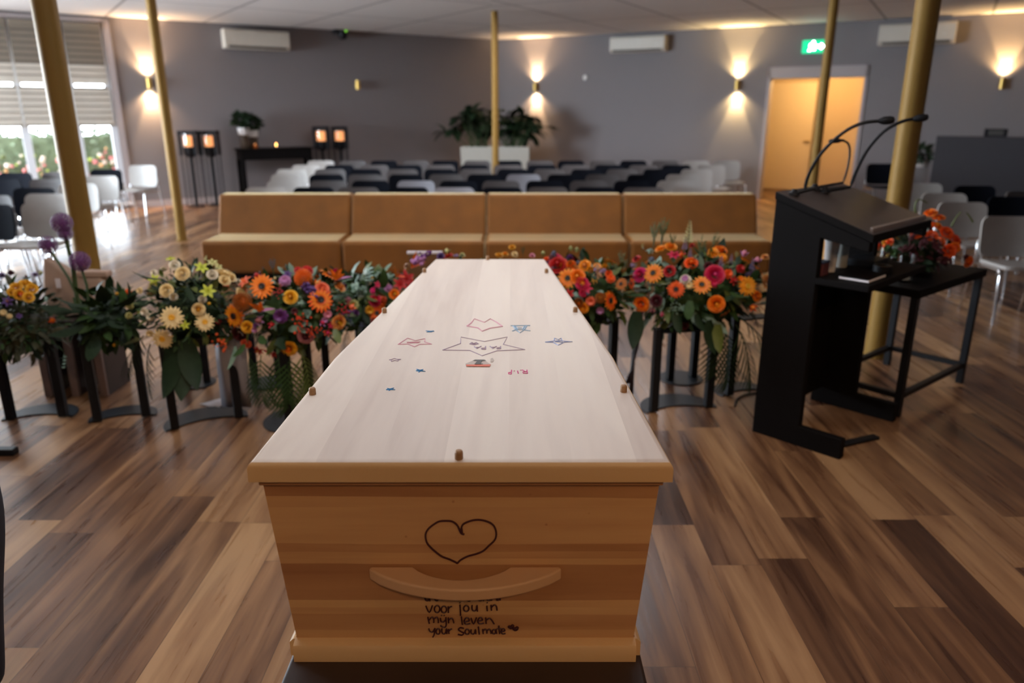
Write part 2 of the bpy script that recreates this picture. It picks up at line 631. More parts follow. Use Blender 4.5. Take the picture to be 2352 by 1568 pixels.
ORD = ['first', 'second', 'third', 'fourth', 'fifth', 'sixth', 'seventh', 'eighth', 'ninth', 'tenth', 'eleventh', 'twelfth', 'thirteenth', 'fourteenth']

# ---------------------------------------------------------------- the room
CEIL = 3.15
CORNER = Vector((-0.30, 17.70, 0))
DL = Vector((-1, -0.665, 0)).normalized()      # along the left back wall, away from the corner
DR = Vector((1, -0.575, 0)).normalized()
NL = Vector((-DL.y, DL.x, 0))                  # normals into the room
if NL.y > 0:
    NL = -NL
NR = Vector((-DR.y, DR.x, 0))
if NR.y > 0:
    NR = -NR


def on_wall(D, Nn, x, y, off=0.0):
    r = ray(x, y)
    P0 = CORNER + Nn * off
    o = Vector((0, 0, CAM_H))
    t = (P0 - o).dot(Nn) / r.dot(Nn)
    p = o + r * t
    return (p - P0).dot(D), p.z, p


def wall_matrix(D, Nn):
    """local x along the wall, local y into the room, z up"""
    M = Matrix.Identity(4)
    M.col[0][:3] = D
    M.col[1][:3] = Nn
    M.col[2][:3] = (0, 0, 1)
    M.translation = CORNER
    return M


ML, MR = wall_matrix(DL, NL), wall_matrix(DR, NR)


def wall(name, M, s0, s1, holes, t=0.25, top=CEIL + 0.0, m=None):
    xs = sorted({s0, s1, *[h[0] for h in holes], *[h[1] for h in holes]})
    zs = sorted({0.0, top, *[h[2] for h in holes], *[h[3] for h in holes]})
    mb = MB()
    for a, b in zip(xs, xs[1:]):
        for c, d in zip(zs, zs[1:]):
            mx, mz = (a + b) / 2, (c + d) / 2
            if any(h[0] < mx < h[1] and h[2] < mz < h[3] for h in holes):
                continue
            mb.box2((a, -t, c), (b, 0, d), M)
    return struct(mb.build(name, m or M_WALL, smooth=False))


# floor
mb = MB()
mb.poly([(-12.5, -4.5, 0), (12.5, -4.5, 0), (12.5, 20, 0), (-12.5, 20, 0), (-12.5, -4.5, -0.1), (12.5, -4.5, -0.1), (12.5, 20, -0.1), (-12.5, 20, -0.1)],
        [(0, 1, 2, 3), (7, 6, 5, 4), (0, 4, 5, 1), (1, 5, 6, 2), (2, 6, 7, 3), (3, 7, 4, 0)])
struct(mb.build('floor', M_FLOOR, smooth=False))


# ceiling: panels laid square to each back wall
def ceil_mat(name, D):
    m = bpy.data.materials.new(name)
    m.use_nodes = True
    nt = m.node_tree
    L = nt.links.new
    b = nt.nodes['Principled BSDF']
    b.inputs['Roughness'].default_value = 0.8
    tc = N(nt, 'ShaderNodeTexCoord')
    mp = N(nt, 'ShaderNodeMapping', vector_type='POINT')
    ang = math.atan2(D.y, D.x)
    # rotate so that local x runs along the wall
    mp.inputs['Rotation'].default_value = (0, 0, -ang)
    c = Matrix.Rotation(-ang, 3, 'Z') @ CORNER
    mp.inputs['Location'].default_value = (-c.x, -c.y, 0)
    L(tc.outputs['Object'], mp.inputs['Vector'])
    br = N(nt, 'ShaderNodeTexBrick')
    br.offset = 0.0
    br.inputs['Scale'].default_value = 1.0
    br.inputs['Brick Width'].default_value = 1.55
    br.inputs['Row Height'].default_value = 2.4
    br.inputs['Mortar Size'].default_value = 0.026
    br.inputs['Mortar Smooth'].default_value = 0.3
    br.inputs['Bias'].default_value = -0.4
    br.inputs['Color1'].default_value = (0.72, 0.69, 0.675, 1)
    br.inputs['Color2'].default_value = (0.68, 0.65, 0.64, 1)
    br.inputs['Mortar'].default_value = (0.34, 0.325, 0.325, 1)
    L(mp.outputs[0], br.inputs['Vector'])
    L(br.outputs['Color'], b.inputs['Base Color'])
    return m


mb = MB()
mb.poly([(-12.5, -4.5, CEIL), (-0.3, -4.5, CEIL), (-0.3, 20, CEIL), (-12.5, 20, CEIL)], [(0, 3, 2, 1)])
mb.poly([(-12.5, -4.5, CEIL + .1), (-0.3, -4.5, CEIL + .1), (-0.3, 20, CEIL + .1), (-12.5, 20, CEIL + .1)], [(0, 1, 2, 3)])
mb.cur = 1
mb.poly([(-0.3, -4.5, CEIL), (12.5, -4.5, CEIL), (12.5, 20, CEIL), (-0.3, 20, CEIL)], [(0, 3, 2, 1)])
mb.poly([(-0.3, -4.5, CEIL + .1), (12.5, -4.5, CEIL + .1), (12.5, 20, CEIL + .1), (-0.3, 20, CEIL + .1)], [(0, 1, 2, 3)])
struct(mb.build('ceiling', [ceil_mat('ceiling_panels_left', DL), ceil_mat('ceiling_panels_right', DR)], smooth=False))

# window in the left back wall
W_S0 = on_wall(DL, NL, 262, 240)[0]
W_S1 = W_S0 + 4.6
W_Z0 = 0.10
W_Z1 = on_wall(DL, NL, 150, 47)[1]
wall('wall_left', ML, 0, 13.0, [(W_S0, W_S1, W_Z0, W_Z1)])
# door in the right back wall
D_S0 = on_wall(DR, NR, 1752, 300)[0]
D_S1 = on_wall(DR, NR, 1978, 300)[0]
D_Z1 = on_wall(DR, NR, 1870, 152)[1]
wall('wall_right', MR, 0, 13.0, [(D_S0, D_S1, 0, D_Z1)])
# the rest of the hall (behind the photographer)
mb = MB()
a = CORNER + DL * 12.9
mb.box2((a.x - 0.25, -4.5, 0), (a.x, 5.0, CEIL))
mb.box2((a.x - 0.25, 5.0, 2.75), (a.x, 10.0, CEIL))  # opening left for the added window and its fill light
mb.box2((a.x - 0.25, 5.0, 0), (a.x, 10.0, 0.55))
mb.box2((a.x - 0.25, 10.0, 0), (a.x, a.y + 0.3, CEIL))
struct(mb.build('wall_side_left', M_WALL, smooth=False))
b = CORNER + DR * 12.9
mb = MB()
mb.box2((b.x, -4.5, 0), (b.x + 0.25, b.y + 0.3, CEIL))
struct(mb.build('wall_side_right', M_WALL, smooth=False))
mb = MB()
mb.box2((a.x, -4.5, 0), (b.x, -4.25, CEIL))
struct(mb.build('wall_rear', M_WALL, smooth=False))
# unseen window added in the left side wall to dress the daylight fill
mb = MB()
for y_ in (5.0, 6.25, 7.5, 8.75, 9.94):
    mb.box2((a.x - 0.16, y_, 0.55), (a.x - 0.08, y_ + 0.06, 2.75))
for z_ in (0.55, 1.95, 2.69):
    mb.box2((a.x - 0.16, 5.0, z_), (a.x - 0.08, 10.0, z_ + 0.06))
w2 = struct(mb.build('added_window', M_FRAMEW, smooth=False), 'added white window frame before the daylight fill, unseen left side wall')
mb = MB()
mb.box2((a.x - 0.125, 5.0, 0.55), (a.x - 0.115, 10.0, 2.75))
mb.build('glass_pane', M_PANE, w2, smooth=False)
# baseboards
mb = MB()
mb.box2((0.02, 0, 0), (12.8, 0.018, 0.11), ML)
struct(mb.build('baseboard_left', M_SKIRT, smooth=False))
mb = MB()
mb.box2((0.02, 0, 0), (D_S0 - 0.08, 0.018, 0.11), MR)
mb.box2((D_S1 + 0.08, 0, 0), (12.8, 0.018, 0.11), MR)
struct(mb.build('baseboard_right', M_SKIRT, smooth=False))

# window frame, panes
mb = MB()
fw = 0.10
mb.box2((W_S0, -0.16, W_Z0), (W_S0 + fw, -0.02, W_Z1), ML)
mb.box2((W_S1 - fw, -0.16, W_Z0), (W_S1, -0.02, W_Z1), ML)
mb.box2((W_S0, -0.16, W_Z1 - fw), (W_S1, -0.02, W_Z1), ML)
mb.box2((W_S0, -0.16, W_Z0), (W_S1, -0.02, W_Z0 + fw), ML)
MULL = [on_wall(DL, NL, 186, 340)[0], on_wall(DL, NL, 66, 340)[0], on_wall(DL, NL, -120, 340)[0]]
for s_ in MULL:
    mb.box2((s_ - 0.06, -0.15, W_Z0 + fw), (s_ + 0.06, -0.03, W_Z1 - fw), ML)
win = struct(mb.build('window_1', M_FRAMEW, smooth=False, bevel=0.006), 'wide white-framed window with lowered taupe blinds on the left wall')
mb = MB()
mb.box2((W_S0 + fw, -0.10, W_Z0 + fw), (W_S1 - fw, -0.09, W_Z1 - fw), ML)
mb.build('glass_pane', M_PANE, win, smooth=False)
mb = MB()
mb.box2((W_S0 - 0.05, -0.02, W_Z0 - 0.03), (W_S1 + 0.05, 0.12, W_Z0), ML)
mb.build('window_sill', M_FRAMEW, win, smooth=False)
mb = MB()
mb.box2((W_S0 - 0.10, 0.0, W_Z0), (W_S0, 0.03, W_Z1 + 0.06), ML)
mb.box2((W_S0 - 0.10, 0.0, W_Z1), (W_S1 + 0.1, 0.03, W_Z1 + 0.06), ML)
mb.build('window_casing', M_FRAME, win, smooth=False)

# blinds
BL_Z = on_wall(DL, NL, 215, 287)[1]
PACK_Z = on_wall(DL, NL, 215, 146)[1]
m = mat('blind_slat', (0.60, 0.55, 0.48), 0.6)
nt = m.node_tree
pb = nt.nodes['Principled BSDF']
tr = N(nt, 'ShaderNodeBsdfTranslucent')
tr.inputs['Color'].default_value = (0.80, 0.77, 0.72, 1)
mx = N(nt, 'ShaderNodeMixShader')
mx.inputs[0].default_value = 0.22
nt.links.new(pb.outputs[0], mx.inputs[1])
nt.links.new(tr.outputs[0], mx.inputs[2])
nt.links.new(mx.outputs[0], nt.nodes['Material Output'].inputs['Surface'])
M_SLAT = m
edges = [W_S0 + 0.03] + [(MULL[0])] + [MULL[1]] + [MULL[2]]
names = ['taupe slatted blind beside the wall lamp, rightmost at the window', 'taupe slatted blind behind the thick gold column, middle of the window', 'taupe slatted blind at the far left edge of the window']
for i in range(3):
    s0, s1 = edges[i] + 0.02, edges[i + 1] - 0.02
    t = thing('window_blind', names[i], 'blind', ML @ Vector(((s0 + s1) / 2, 0.0, BL_Z)), 0, 'blinds at the window')
    inv = Matrix.Translation(-t.location)
    Mx = inv @ ML
    mb = MB()
    z = BL_Z + 0.05
    top_slats = PACK_Z - 0.02
    gap_done = False
    while z < top_slats:
        if not gap_done and z > top_slats - 0.36:
            z += 0.085                                        # one slat hangs askew and lets a bright strip through
            gap_done = True
        mb.box((0, 0, 0), (s1 - s0, 0.005, 0.135), Mx @ Matrix.Translation(((s0 + s1) / 2, 0.025, z)) @ Matrix.Rotation(0.16, 4, 'X'))
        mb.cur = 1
        mb.box((0, 0, 0), (s1 - s0, 0.010, 0.034), Mx @ Matrix.Translation(((s0 + s1) / 2, 0.030, z + 0.052)))  # opaque strip painting in the shade line where slats overlap
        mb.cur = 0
        z += 0.098
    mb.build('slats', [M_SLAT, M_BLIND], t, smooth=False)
    mb = MB()
    z = PACK_Z
    while z < W_Z1 - 0.10:
        mb.box((0, 0, 0), (s1 - s0, 0.016, 0.10), Mx @ Matrix.Translation(((s0 + s1) / 2, 0.025, z + 0.05)) @ Matrix.Rotation(0.12, 4, 'X'))
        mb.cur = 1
        mb.box((0, 0, 0), (s1 - s0, 0.020, 0.022), Mx @ Matrix.Translation(((s0 + s1) / 2, 0.032, z + 0.004)))  # darker strip put in as the shaded line between closed slats
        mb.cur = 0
        z += 0.095
    mb.build('closed_slats', [M_BLIND, mat('blind_shade_line', (0.12, 0.10, 0.08), 0.7)], t, smooth=False)
    mb = MB()
    mb.box2((s0, 0.002, W_Z1 - 0.10), (s1, 0.065, W_Z1 - 0.02), Mx)
    mb.build('head_rail', M_BLIND, t, bevel=0.006)
    mb = MB()
    mb.box2((s0, 0.008, BL_Z - 0.015), (s1, 0.045, BL_Z + 0.015), Mx)
    mb.build('bottom_rail', M_BLIND, t, bevel=0.006)

# outside: eaves, paving, hedge, flower bed
mb = MB()
mb.box2((W_S0 - 2, -1.6, W_Z1 - 0.42), (W_S1 + 2, -0.25, W_Z1 + 0.3), ML)
struct(mb.build('trim_1', M_BLIND, smooth=False))
mb = MB()
mb.box2((-1, -22, -0.12), (16, -0.26, -0.02), ML)
struct(mb.build('ground', mat('pale_paving', (0.55, 0.53, 0.5), 0.8), smooth=False))


def leaf_blob(lo, hi, n, size, M, rnd):
    mb = MB()
    for _ in range(n):
        p = Vector([rnd.uniform(a, b) for a, b in zip(lo, hi)])
        d = Vector((rnd.gauss(0, 1), rnd.gauss(0, 1), rnd.gauss(0, 1) + 0.4))
        u = Vector((rnd.gauss(0, 1), rnd.gauss(0, 1), rnd.gauss(0, 1)))
        q = MB()
        mb.blade(M @ p, d, u, size * rnd.uniform(0.6, 1.2), size * 0.55, 0.4, 2)
    return mb


rnd = random.Random(3)
mb = leaf_blob((W_S0 - 3.5, -5.4, 0.0), (W_S1 + 1.0, -4.4, 1.22), 3800, 0.16, ML, rnd)
mb.box2((W_S0 - 3.5, -5.2, 0.0), (W_S1 + 1.0, -4.55, 1.12), ML)
tag(mb.build('hedge', mat('hedge_leaf', (0.17, 0.22, 0.13), 0.6, var=0.5, scale=4)), 'clipped green hedge outside the window below the blinds', 'hedge', kind='stuff')
mb = MB()
for i in range(420):
    mb.cur = rnd.choice([0, 0, 1, 1, 2, 3, 4])
    mb.ball(ML @ Vector((rnd.uniform(W_S0 - 1.6, W_S1 + 0.5), rnd.uniform(-4.2, -3.4), rnd.uniform(0.2, 0.98) * rnd.uniform(0.6, 1.0))), rnd.uniform(0.025, 0.06), 6, 4)
tag(mb.build('flower_bed', [mat('bed_pale', (0.80, 0.66, 0.55), 0.6), M_LEAFY, mat('bed_pink', (0.75, 0.22, 0.22), 0.6), mat('bed_orange', (0.85, 0.45, 0.2), 0.6), mat('bed_lime', (0.5, 0.62, 0.1), 0.6)]),
    'pale and pink flowers growing outside the window in front of the hedge', 'flowers', kind='stuff')

# door opening: frame, corridor
fr = 0.06
mb = MB()
mb.box2((D_S0, -0.26, 0), (D_S0 + fr, 0.02, D_Z1), MR)
mb.box2((D_S1 - fr, -0.26, 0), (D_S1, 0.02, D_Z1), MR)
mb.box2((D_S0, -0.26, D_Z1 - 0.20), (D_S1, 0.02, D_Z1), MR)
door = struct(mb.build('door_1', M_FRAME, smooth=False, bevel=0.004), 'open doorway with mauve grey frame leading to a warmly lit corridor')
# corridor shell behind
CD = 1.9
mb = MB()
mb.box2((D_S0 - 1.4, -0.25 - CD - 0.1, 0), (D_S1 + 1.4, -0.25 - CD, 2.6), MR)
mb.box2((D_S0 - 1.5, -0.25 - CD, 0), (D_S0 - 1.4, -0.25, 2.6), MR)
mb.box2((D_S1 + 0.25, -0.25 - CD, 0), (D_S1 + 0.35, -0.25, 2.6), MR)
mb.box2((D_S0 - 1.5, -0.25 - CD, 2.5), (D_S1 + 1.5, -0.25, 2.6), MR)
struct(mb.build('wall_corridor', mat('corridor_paint', (0.56, 0.43, 0.28), 0.8, var=0.02), smooth=False))
# door leaf on the corridor's far wall
q0 = on_wall(DR, NR, 1768, 300, -0.25 - CD)
q1 = on_wall(DR, NR, 1868, 300, -0.25 - CD)
mb = MB()
mb.box2((q0[0] - 0.02, -0.25 - CD, 0.02), (q1[0], -0.25 - CD + 0.045, 2.22), MR)
dl = struct(mb.build('door_2', M_AMBER, smooth=False, bevel=0.004), 'pale door leaf on the far wall of the lit corridor')
mb = MB()
mb.box2((q1[0] - 0.16, -0.25 - CD + 0.045, 1.02), (q1[0] - 0.04, -0.25 - CD + 0.075, 1.05), MR)
mb.build('door_handle', M_BRASS, dl)
mb = MB()
mb.box2((q1[0] + 0.0, -0.25 - CD, 0.0), (q1[0] + 0.12, -0.25 - CD + 0.10, 2.32), MR)
mb.build('door_jamb', mat('jamb_paint', (0.30, 0.21, 0.13), 0.6), dl, smooth=False)
lp = MR @ Vector(((D_S0 + D_S1) / 2 + 0.0, -1.0, 2.45))
l = bpy.data.lights.new('corridor_ceiling_lamp', 'POINT')
l.energy = 120
l.color = (1.0, 0.64, 0.26)
l.shadow_soft_size = 0.12
o = bpy.data.objects.new('corridor_ceiling_lamp', l)
o.location = lp
COL.objects.link(o)

# gold columns
COLS = [((150, 300), 4.6, 0.067, 'thick gold column at left in front of the window blinds'),
        ((382, 275), 9.9, 0.060, 'slim gold column by the wall lamp at left, rear'),
        ((1137, 200), 12.72, 0.054, 'slim gold column in front of the white planters, centre'),
        ((1891, 215), 10.0, 0.058, 'slim gold column standing before the lit doorway'),
        ((2098, 230), 5.0, 0.072, 'thick gold column at right behind the black lectern')]
for (px, py), Y, r, lab in COLS:
    p = at_y(px, py, Y)
    t = thing('gold_column', lab, 'column', (p.x, p.y, 0), 0, 'gold columns')
    t['kind'] = 'thing'
    MB().lathe([(r, 0.0), (r, CEIL)], 28).build('shaft', M_GOLD, t)
    MB().lathe([(r + 0.012, 0.0), (r + 0.012, 0.012), (r + 0.001, 0.014)], 28).build('floor_collar', M_GOLD, t)

# ---------------------------------------------------------------- bier and coffin
LZ = 1.01                      # top of the lid
FY = 1.318                     # plane of the coffin's near face
t = thing('bier', 'dark brown wooden bier the coffin rests on', 'bier', (-0.1, 2.3, 0))
L0 = t.location.copy()
mb = MB()
mb.box2((-0.47, 1.20, 0.510), (0.275, 3.45, 0.544), Matrix.Translation(-L0))
mb.build('platform', M_BIER, t, bevel=0.008)
mb = MB()
mb.box2((-0.43, 1.245, 0.36), (0.235, 3.40, 0.509), Matrix.Translation(-L0))
mb.build('apron', M_BIER, t, bevel=0.004)
for x in (-0.40, 0.205):
    for y in (1.30, 3.34):
        mb = MB()
        mb.box2((x - 0.035, y - 0.035, 0), (x + 0.035, y + 0.035, 0.36), Matrix.Translation(-L0))
        mb.build('leg', M_BIER, t, bevel=0.004)

coffin = thing('coffin', 'pale poplar wood coffin with drawings and handwriting on lid and end', 'coffin', (-0.1, 2.3, 0.544))
C0 = coffin.location.copy()
MC = Matrix.Translation(-C0)


def outline(x0, x1, xs0, xs1, xf0, xf1, yn, ys, yf, z):
    pts = [(x0, yn), (x1, yn), (xs1, ys - 0.10), (xs1 - 0.003, ys), (xs1 - 0.012, ys + 0.10), (xf1, yf), (xf0, yf), (xs0 + 0.012, ys + 0.10), (xs0 + 0.003, ys), (xs0, ys - 0.10)]
    return [Vector((x, y, z)) for x, y in pts]


# body: sides slope in towards the bottom
mb = MB()
top = outline(-0.492, 0.292, -0.477, 0.268, -0.338, 0.138, FY, 1.94, 3.322, 0.972)
bot = outline(-0.452, 0.254, -0.440, 0.232, -0.305, 0.105, FY + 0.004, 1.94, 3.29, 0.552)
mb.loft([[MC @ p for p in bot], [MC @ p for p in top]])
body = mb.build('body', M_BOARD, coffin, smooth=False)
# lid with rounded upper edge
mb = MB()
tp = outline(-0.507, 0.309, -0.491, 0.284, -0.352, 0.152, 1.290, 1.93, 3.345, 1)
ctr = Vector((-0.1, 2.2, 0))


def inset(pts, d, z):
    n = len(pts)
    out = []
    for i in range(n):
        a, b, c = pts[i - 1], pts[i], pts[(i + 1) % n]
        e1, e2 = (b - a).normalized(), (c - b).normalized()
        n1, n2 = Vector((-e1.y, e1.x, 0)), Vector((-e2.y, e2.x, 0))
        bis = (n1 + n2).normalized()
        k = d / max(0.3, bis.dot(n1))
        out.append(MC @ Vector((b.x + bis.x * k, b.y + bis.y * k, z)))
    return out


R_ = 0.016
rings = [inset(tp, 0.0, 0.968), inset(tp, 0.0, LZ - R_)]
for k in range(1, 6):
    a_ = PI / 2 * k / 5
    rings.append(inset(tp, R_ * (1 - math.cos(a_)), LZ - R_ + R_ * math.sin(a_)))
mb.loft(rings[:5])
for f_ in range(len(mb.m)):
    mb.m[f_] = 1
mb2 = MB()
mb2.cur = 1
mb2.loft(rings[:5], cap=False)
mb2.poly(rings[0], [tuple(reversed(range(len(tp))))])
mb2.cur = 0
mb2.loft(rings[4:], cap=False)
mb2.poly(rings[-1], [tuple(range(len(tp)))])
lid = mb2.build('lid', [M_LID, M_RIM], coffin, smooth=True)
# thin shadow-gap batten under the lid rim
mb = MB()
mb.box2((-0.494, FY - 0.012, 0.952), (0.295, FY, 0.969), MC)
mb.build('batten', M_BOARD, body, bevel=0.002)
# base moulding, one board along each visible side
mb = MB()
prof = [(0.0, 0.0), (-0.026, 0.0), (-0.026, 0.030), (-0.022, 0.037), (-0.012, 0.041), (0.0, 0.042)]
x0, x1 = -0.458, 0.260
rings = []
for x in (x0, x1):
    rings.append([MC @ Vector((x, FY + 0.006 + a, 0.5445 + b)) for a, b in prof])
mb.loft(rings)
mb.build('base_moulding', M_RIM, coffin)
for sgn in (-1, 1):
    mb = MB()
    path = [(-0.458, FY), (-0.446, 1.94), (-0.311, 3.30)] if sgn < 0 else [(0.260, FY), (0.238, 1.94), (0.111, 3.30)]
    rings = []
    for x, y in path:
        rings.append([MC @ Vector((x + sgn * a, y, 0.5445 + b)) for a, b in ((0.0, 0), (0.012, 0), (0.012, 0.034), (0.004, 0.042), (0.0, 0.042))])
    mb.loft(rings)
    mb.build('base_moulding', M_RIM, coffin)
# pegs that fix the lid
for px, py in ((1054, 1052), (718, 905), (1432, 899), (883, 718), (1321, 716), (975, 625), (1255, 626), (1120, 596)):
    p = on_z(px, py, LZ)
    r = 0.0083
    MB().lathe([(r, -0.004), (r, 0.011), (r * 0.93, 0.0145), (r * 0.7, 0.017), (r * 0.3, 0.018)], 14, Matrix.Translation(p - C0)).build('lid_peg', M_DOWEL, lid)
# bow handle on the near end
hz = at_y(1068, 1300, FY).z
mb = MB()
oc, ic = [], []
xl, xr, xil, xir = at_y(848, 1300, FY).x, at_y(1290, 1300, FY).x, at_y(949, 1300, FY).x, at_y(1172, 1300, FY).x
xm = (xl + xr) / 2
xmi = (xil + xir) / 2
for i in range(17):
    u = -1 + 2 * i / 16
    oc.append((xm + (xr - xl) / 2 * u, -0.008 - 0.072 * (1 - u * u) ** 0.85))
oc = [(xl + 0.004, 0.0)] + oc + [(xr - 0.004, 0.0)]
for i in range(17):
    u = 1 - 2 * i / 16
    ic.append((xmi + (xir - xil) / 2 * u, -0.045 * (1 - u * u) ** 0.8))
mb.prism(oc + ic, hz - 0.026, hz, MC @ Matrix.Translation((0, FY, 0)))
mb.build('handle', M_HANDLE, coffin, bevel=0.0075, segs=4)
# small white tag behind the handle
p = at_y(1256, 1334, FY)
mb = MB()
mb.box((p.x, FY - 0.001, p.z), (0.014, 0.002, 0.012), MC)
mb.build('paper_tag', M_PAPER, body, smooth=False)


def pen(mb, pts, r, plane, close=False):
    """a pen line on the wood: pts in photograph pixels brought onto the board"""
    P = [plane(x, y) - C0 for x, y in pts]
    # smooth long strokes
    mb.tube(P + ([P[0]] if close else []), r, 5)


def face_pt(x, y):
    return at_y(840 + x / 4.48, 1150 + y / 4.48, FY - 0.0003)


def lid_pt(x, y):
    return on_z(880 + x / 5.3455, 730 + y / 5.3455, LZ + 0.0002)


def smooth(pts, n=4):
    out = []
    P = [Vector((*p, 0)) for p in pts]
    for i in range(len(P) - 1):
        p0, p1, p2, p3 = P[max(0, i - 1)], P[i], P[i + 1], P[min(len(P) - 1, i + 2)]
        for k in range(n):
            t_ = k / n
            q = 0.5 * ((2 * p1) + (-p0 + p2) * t_ + (2 * p0 - 5 * p1 + 4 * p2 - p3) * t_ ** 2 + (-p0 + 3 * p1 - 3 * p2 + p3) * t_ ** 3)
            out.append((q.x, q.y))
    out.append(tuple(pts[-1]))
    return out


def circ(x, y, a, b, n=10, a0=0.3):
    return [(x + a * math.cos(2 * PI * i / n + a0), y + b * math.sin(2 * PI * i / n + a0)) for i in range(n + 1)]


heart = [(1015, 345), (985, 335), (968, 310), (940, 250), (890, 212), (825, 205), (755, 212), (690, 250), (640, 295), (615, 350), (625, 420), (660, 470),
         (720, 525), (785, 572), (860, 600), (920, 628), (945, 640), (975, 610), (1050, 570), (1140, 545), (1210, 515), (1270, 460), (1330, 400), (1343, 330),
         (1320, 260), (1270, 220), (1190, 197), (1110, 198), (1040, 220), (1000, 245), (985, 280), (982, 322)]
mb = MB()
pen(mb, smooth(heart), 0.0021, face_pt)
pen(mb, [(985, 280), (990, 330)], 0.0026, face_pt)
mb.build('heart_drawing', M_INK, body)
LINES = {
    'upper_line': [[(608, 985), (615, 1018), (640, 1026), (656, 1000), (660, 1030)], [(705, 985), (715, 1018), (735, 1026), (752, 1012), (795, 1016)], [(965, 1016), (985, 1020)],
                   [(1028, 1008), (1060, 1030), (1092, 1006)], [(1148, 990), (1160, 1020), (1190, 1024), (1206, 998), (1212, 1028)],
                   [(1240, 990), (1250, 1018), (1280, 1022), (1290, 998), (1296, 1024)], [(1325, 990), (1345, 1002), (1350, 1024)], [(1362, 1026), (1362, 985)], [(1385, 985), (1382, 1022)]],
    'voor jou in': [[(620, 1080), (655, 1147), (686, 1076)], circ(735, 1112, 28, 36), circ(805, 1116, 27, 34), [(850, 1085), (851, 1150)], [(851, 1112), (868, 1090), (890, 1086)],
                    [(970, 1068), (974, 1120), (977, 1180)], [(966, 1046), (972, 1050)], circ(1035, 1106, 27, 30), [(1095, 1074), (1095, 1112), (1115, 1132), (1138, 1116), (1145, 1074), (1150, 1136)],
                    [(1248, 1080), (1252, 1132)], [(1247, 1044), (1255, 1048)], [(1290, 1070), (1295, 1126)], [(1295, 1096), (1320, 1070), (1345, 1082), (1352, 1126)]],
    'mijn leven': [[(640, 1195), (655, 1262)], [(652, 1226), (680, 1195), (700, 1212), (700, 1252)], [(700, 1216), (728, 1195), (745, 1212), (748, 1254)],
                   [(770, 1205), (775, 1236), (796, 1246), (820, 1225)], [(825, 1198), (830, 1270), (815, 1300), (790, 1296), (770, 1280)], [(776, 1176), (784, 1180)], [(804, 1176), (812, 1180)],
                   [(850, 1200), (855, 1256)], [(855, 1226), (880, 1206), (898, 1220), (908, 1256)], [(985, 1190), (996, 1272)],
                   [(1015, 1246), (1064, 1232), (1056, 1206), (1030, 1204), (1014, 1238), (1032, 1268), (1076, 1260)], [(1086, 1206), (1110, 1266), (1140, 1200)],
                   [(1156, 1236), (1200, 1226), (1192, 1202), (1168, 1204), (1154, 1238), (1172, 1264), (1216, 1256)], [(1235, 1200), (1240, 1262)], [(1240, 1228), (1272, 1206), (1298, 1226), (1322, 1266)]],
    'your soulmate': [[(650, 1314), (664, 1344), (690, 1346), (712, 1310)], [(712, 1310), (706, 1370), (690, 1402)], circ(745, 1342, 20, 28), [(785, 1314), (785, 1350), (804, 1368), (824, 1352), (830, 1314), (836, 1366)],
                      [(850, 1320), (858, 1366)], [(856, 1342), (870, 1322), (890, 1318)], [(1010, 1312), (975, 1304), (955, 1324), (985, 1346), (1010, 1360), (990, 1380), (948, 1372)],
                      circ(1045, 1346, 22, 26), [(1085, 1324), (1085, 1354), (1104, 1370), (1124, 1352), (1128, 1322), (1134, 1368)], [(1160, 1294), (1170, 1372)],
                      [(1205, 1320), (1210, 1366)], [(1210, 1338), (1230, 1318), (1246, 1336), (1248, 1362)], [(1248, 1338), (1270, 1318), (1286, 1336), (1290, 1364)],
                      circ(1320, 1345, 18, 22), [(1342, 1320), (1348, 1366)], [(1370, 1284), (1378, 1366)], [(1350, 1315), (1396, 1312)],
                      [(1394, 1346), (1432, 1336), (1424, 1316), (1404, 1318), (1394, 1346), (1410, 1368), (1438, 1362)]],
    'hearts': [[(1490, 1314), (1468, 1298), (1478, 1286), (1494, 1290), (1510, 1276), (1522, 1286), (1514, 1306), (1490, 1314)], [(1485, 1302), (1508, 1292)],
               [(1538, 1334), (1514, 1318), (1524, 1306), (1540, 1308), (1556, 1296), (1568, 1304), (1562, 1324), (1538, 1334)], [(1530, 1320), (1554, 1312)]]}
mb = MB()
for k, ss in LINES.items():
    for st in ss:
        pen(mb, smooth(st, 3) if len(st) > 2 else st, 0.0017, face_pt)
mb.build('handwriting', M_INK, body)


def draw(name, m_, strokes, r=0.0013, sm=False):
    mb = MB()
    for st in strokes:
        pen(mb, smooth(st, 3) if sm else st, r, lid_pt)
    o = mb.build(name, m_, lid)
    return o


draw('star_drawing', M_PURPLE, [[(730, 395), (950, 315), (955, 235), (1245, 290), (1525, 235), (1475, 325), (1740, 390), (1395, 405), (1215, 465), (1065, 400), (730, 395)]], 0.0016)
draw('name_lettering', M_PURPLE, [[(1120, 352), (1150, 378), (1202, 350)], [(1138, 364), (1178, 362)], [(1258, 350), (1258, 387)], [(1258, 387), (1212, 386), (1205, 374), (1258, 370)],
                                  [(1312, 349), (1345, 376), (1392, 350)], [(1330, 361), (1370, 360)], [(1442, 350), (1442, 380)], [(1442, 380), (1402, 381), (1395, 368), (1442, 364)],
                                  [(1065, 320), (1088, 304), (1115, 314), (1142, 304), (1168, 318), (1118, 331), (1065, 320)], [(1090, 318), (1140, 320)]], 0.0020)
draw('star_drawing', M_PINK, [[(1030, 100), (1080, 65), (1120, 12), (1245, 55), (1315, 12), (1390, 50), (1465, 105), (1310, 128), (1215, 165), (1170, 125), (1030, 100)]], 0.0023)
draw('star_drawing', M_PINK, [[(185, 325), (300, 250), (400, 280), (515, 255), (510, 295), (595, 322), (450, 325), (385, 355), (310, 322), (185, 325)],
                              [(290, 300), (455, 295), (330, 310), (440, 305), (300, 306), (420, 296)]], 0.0018)
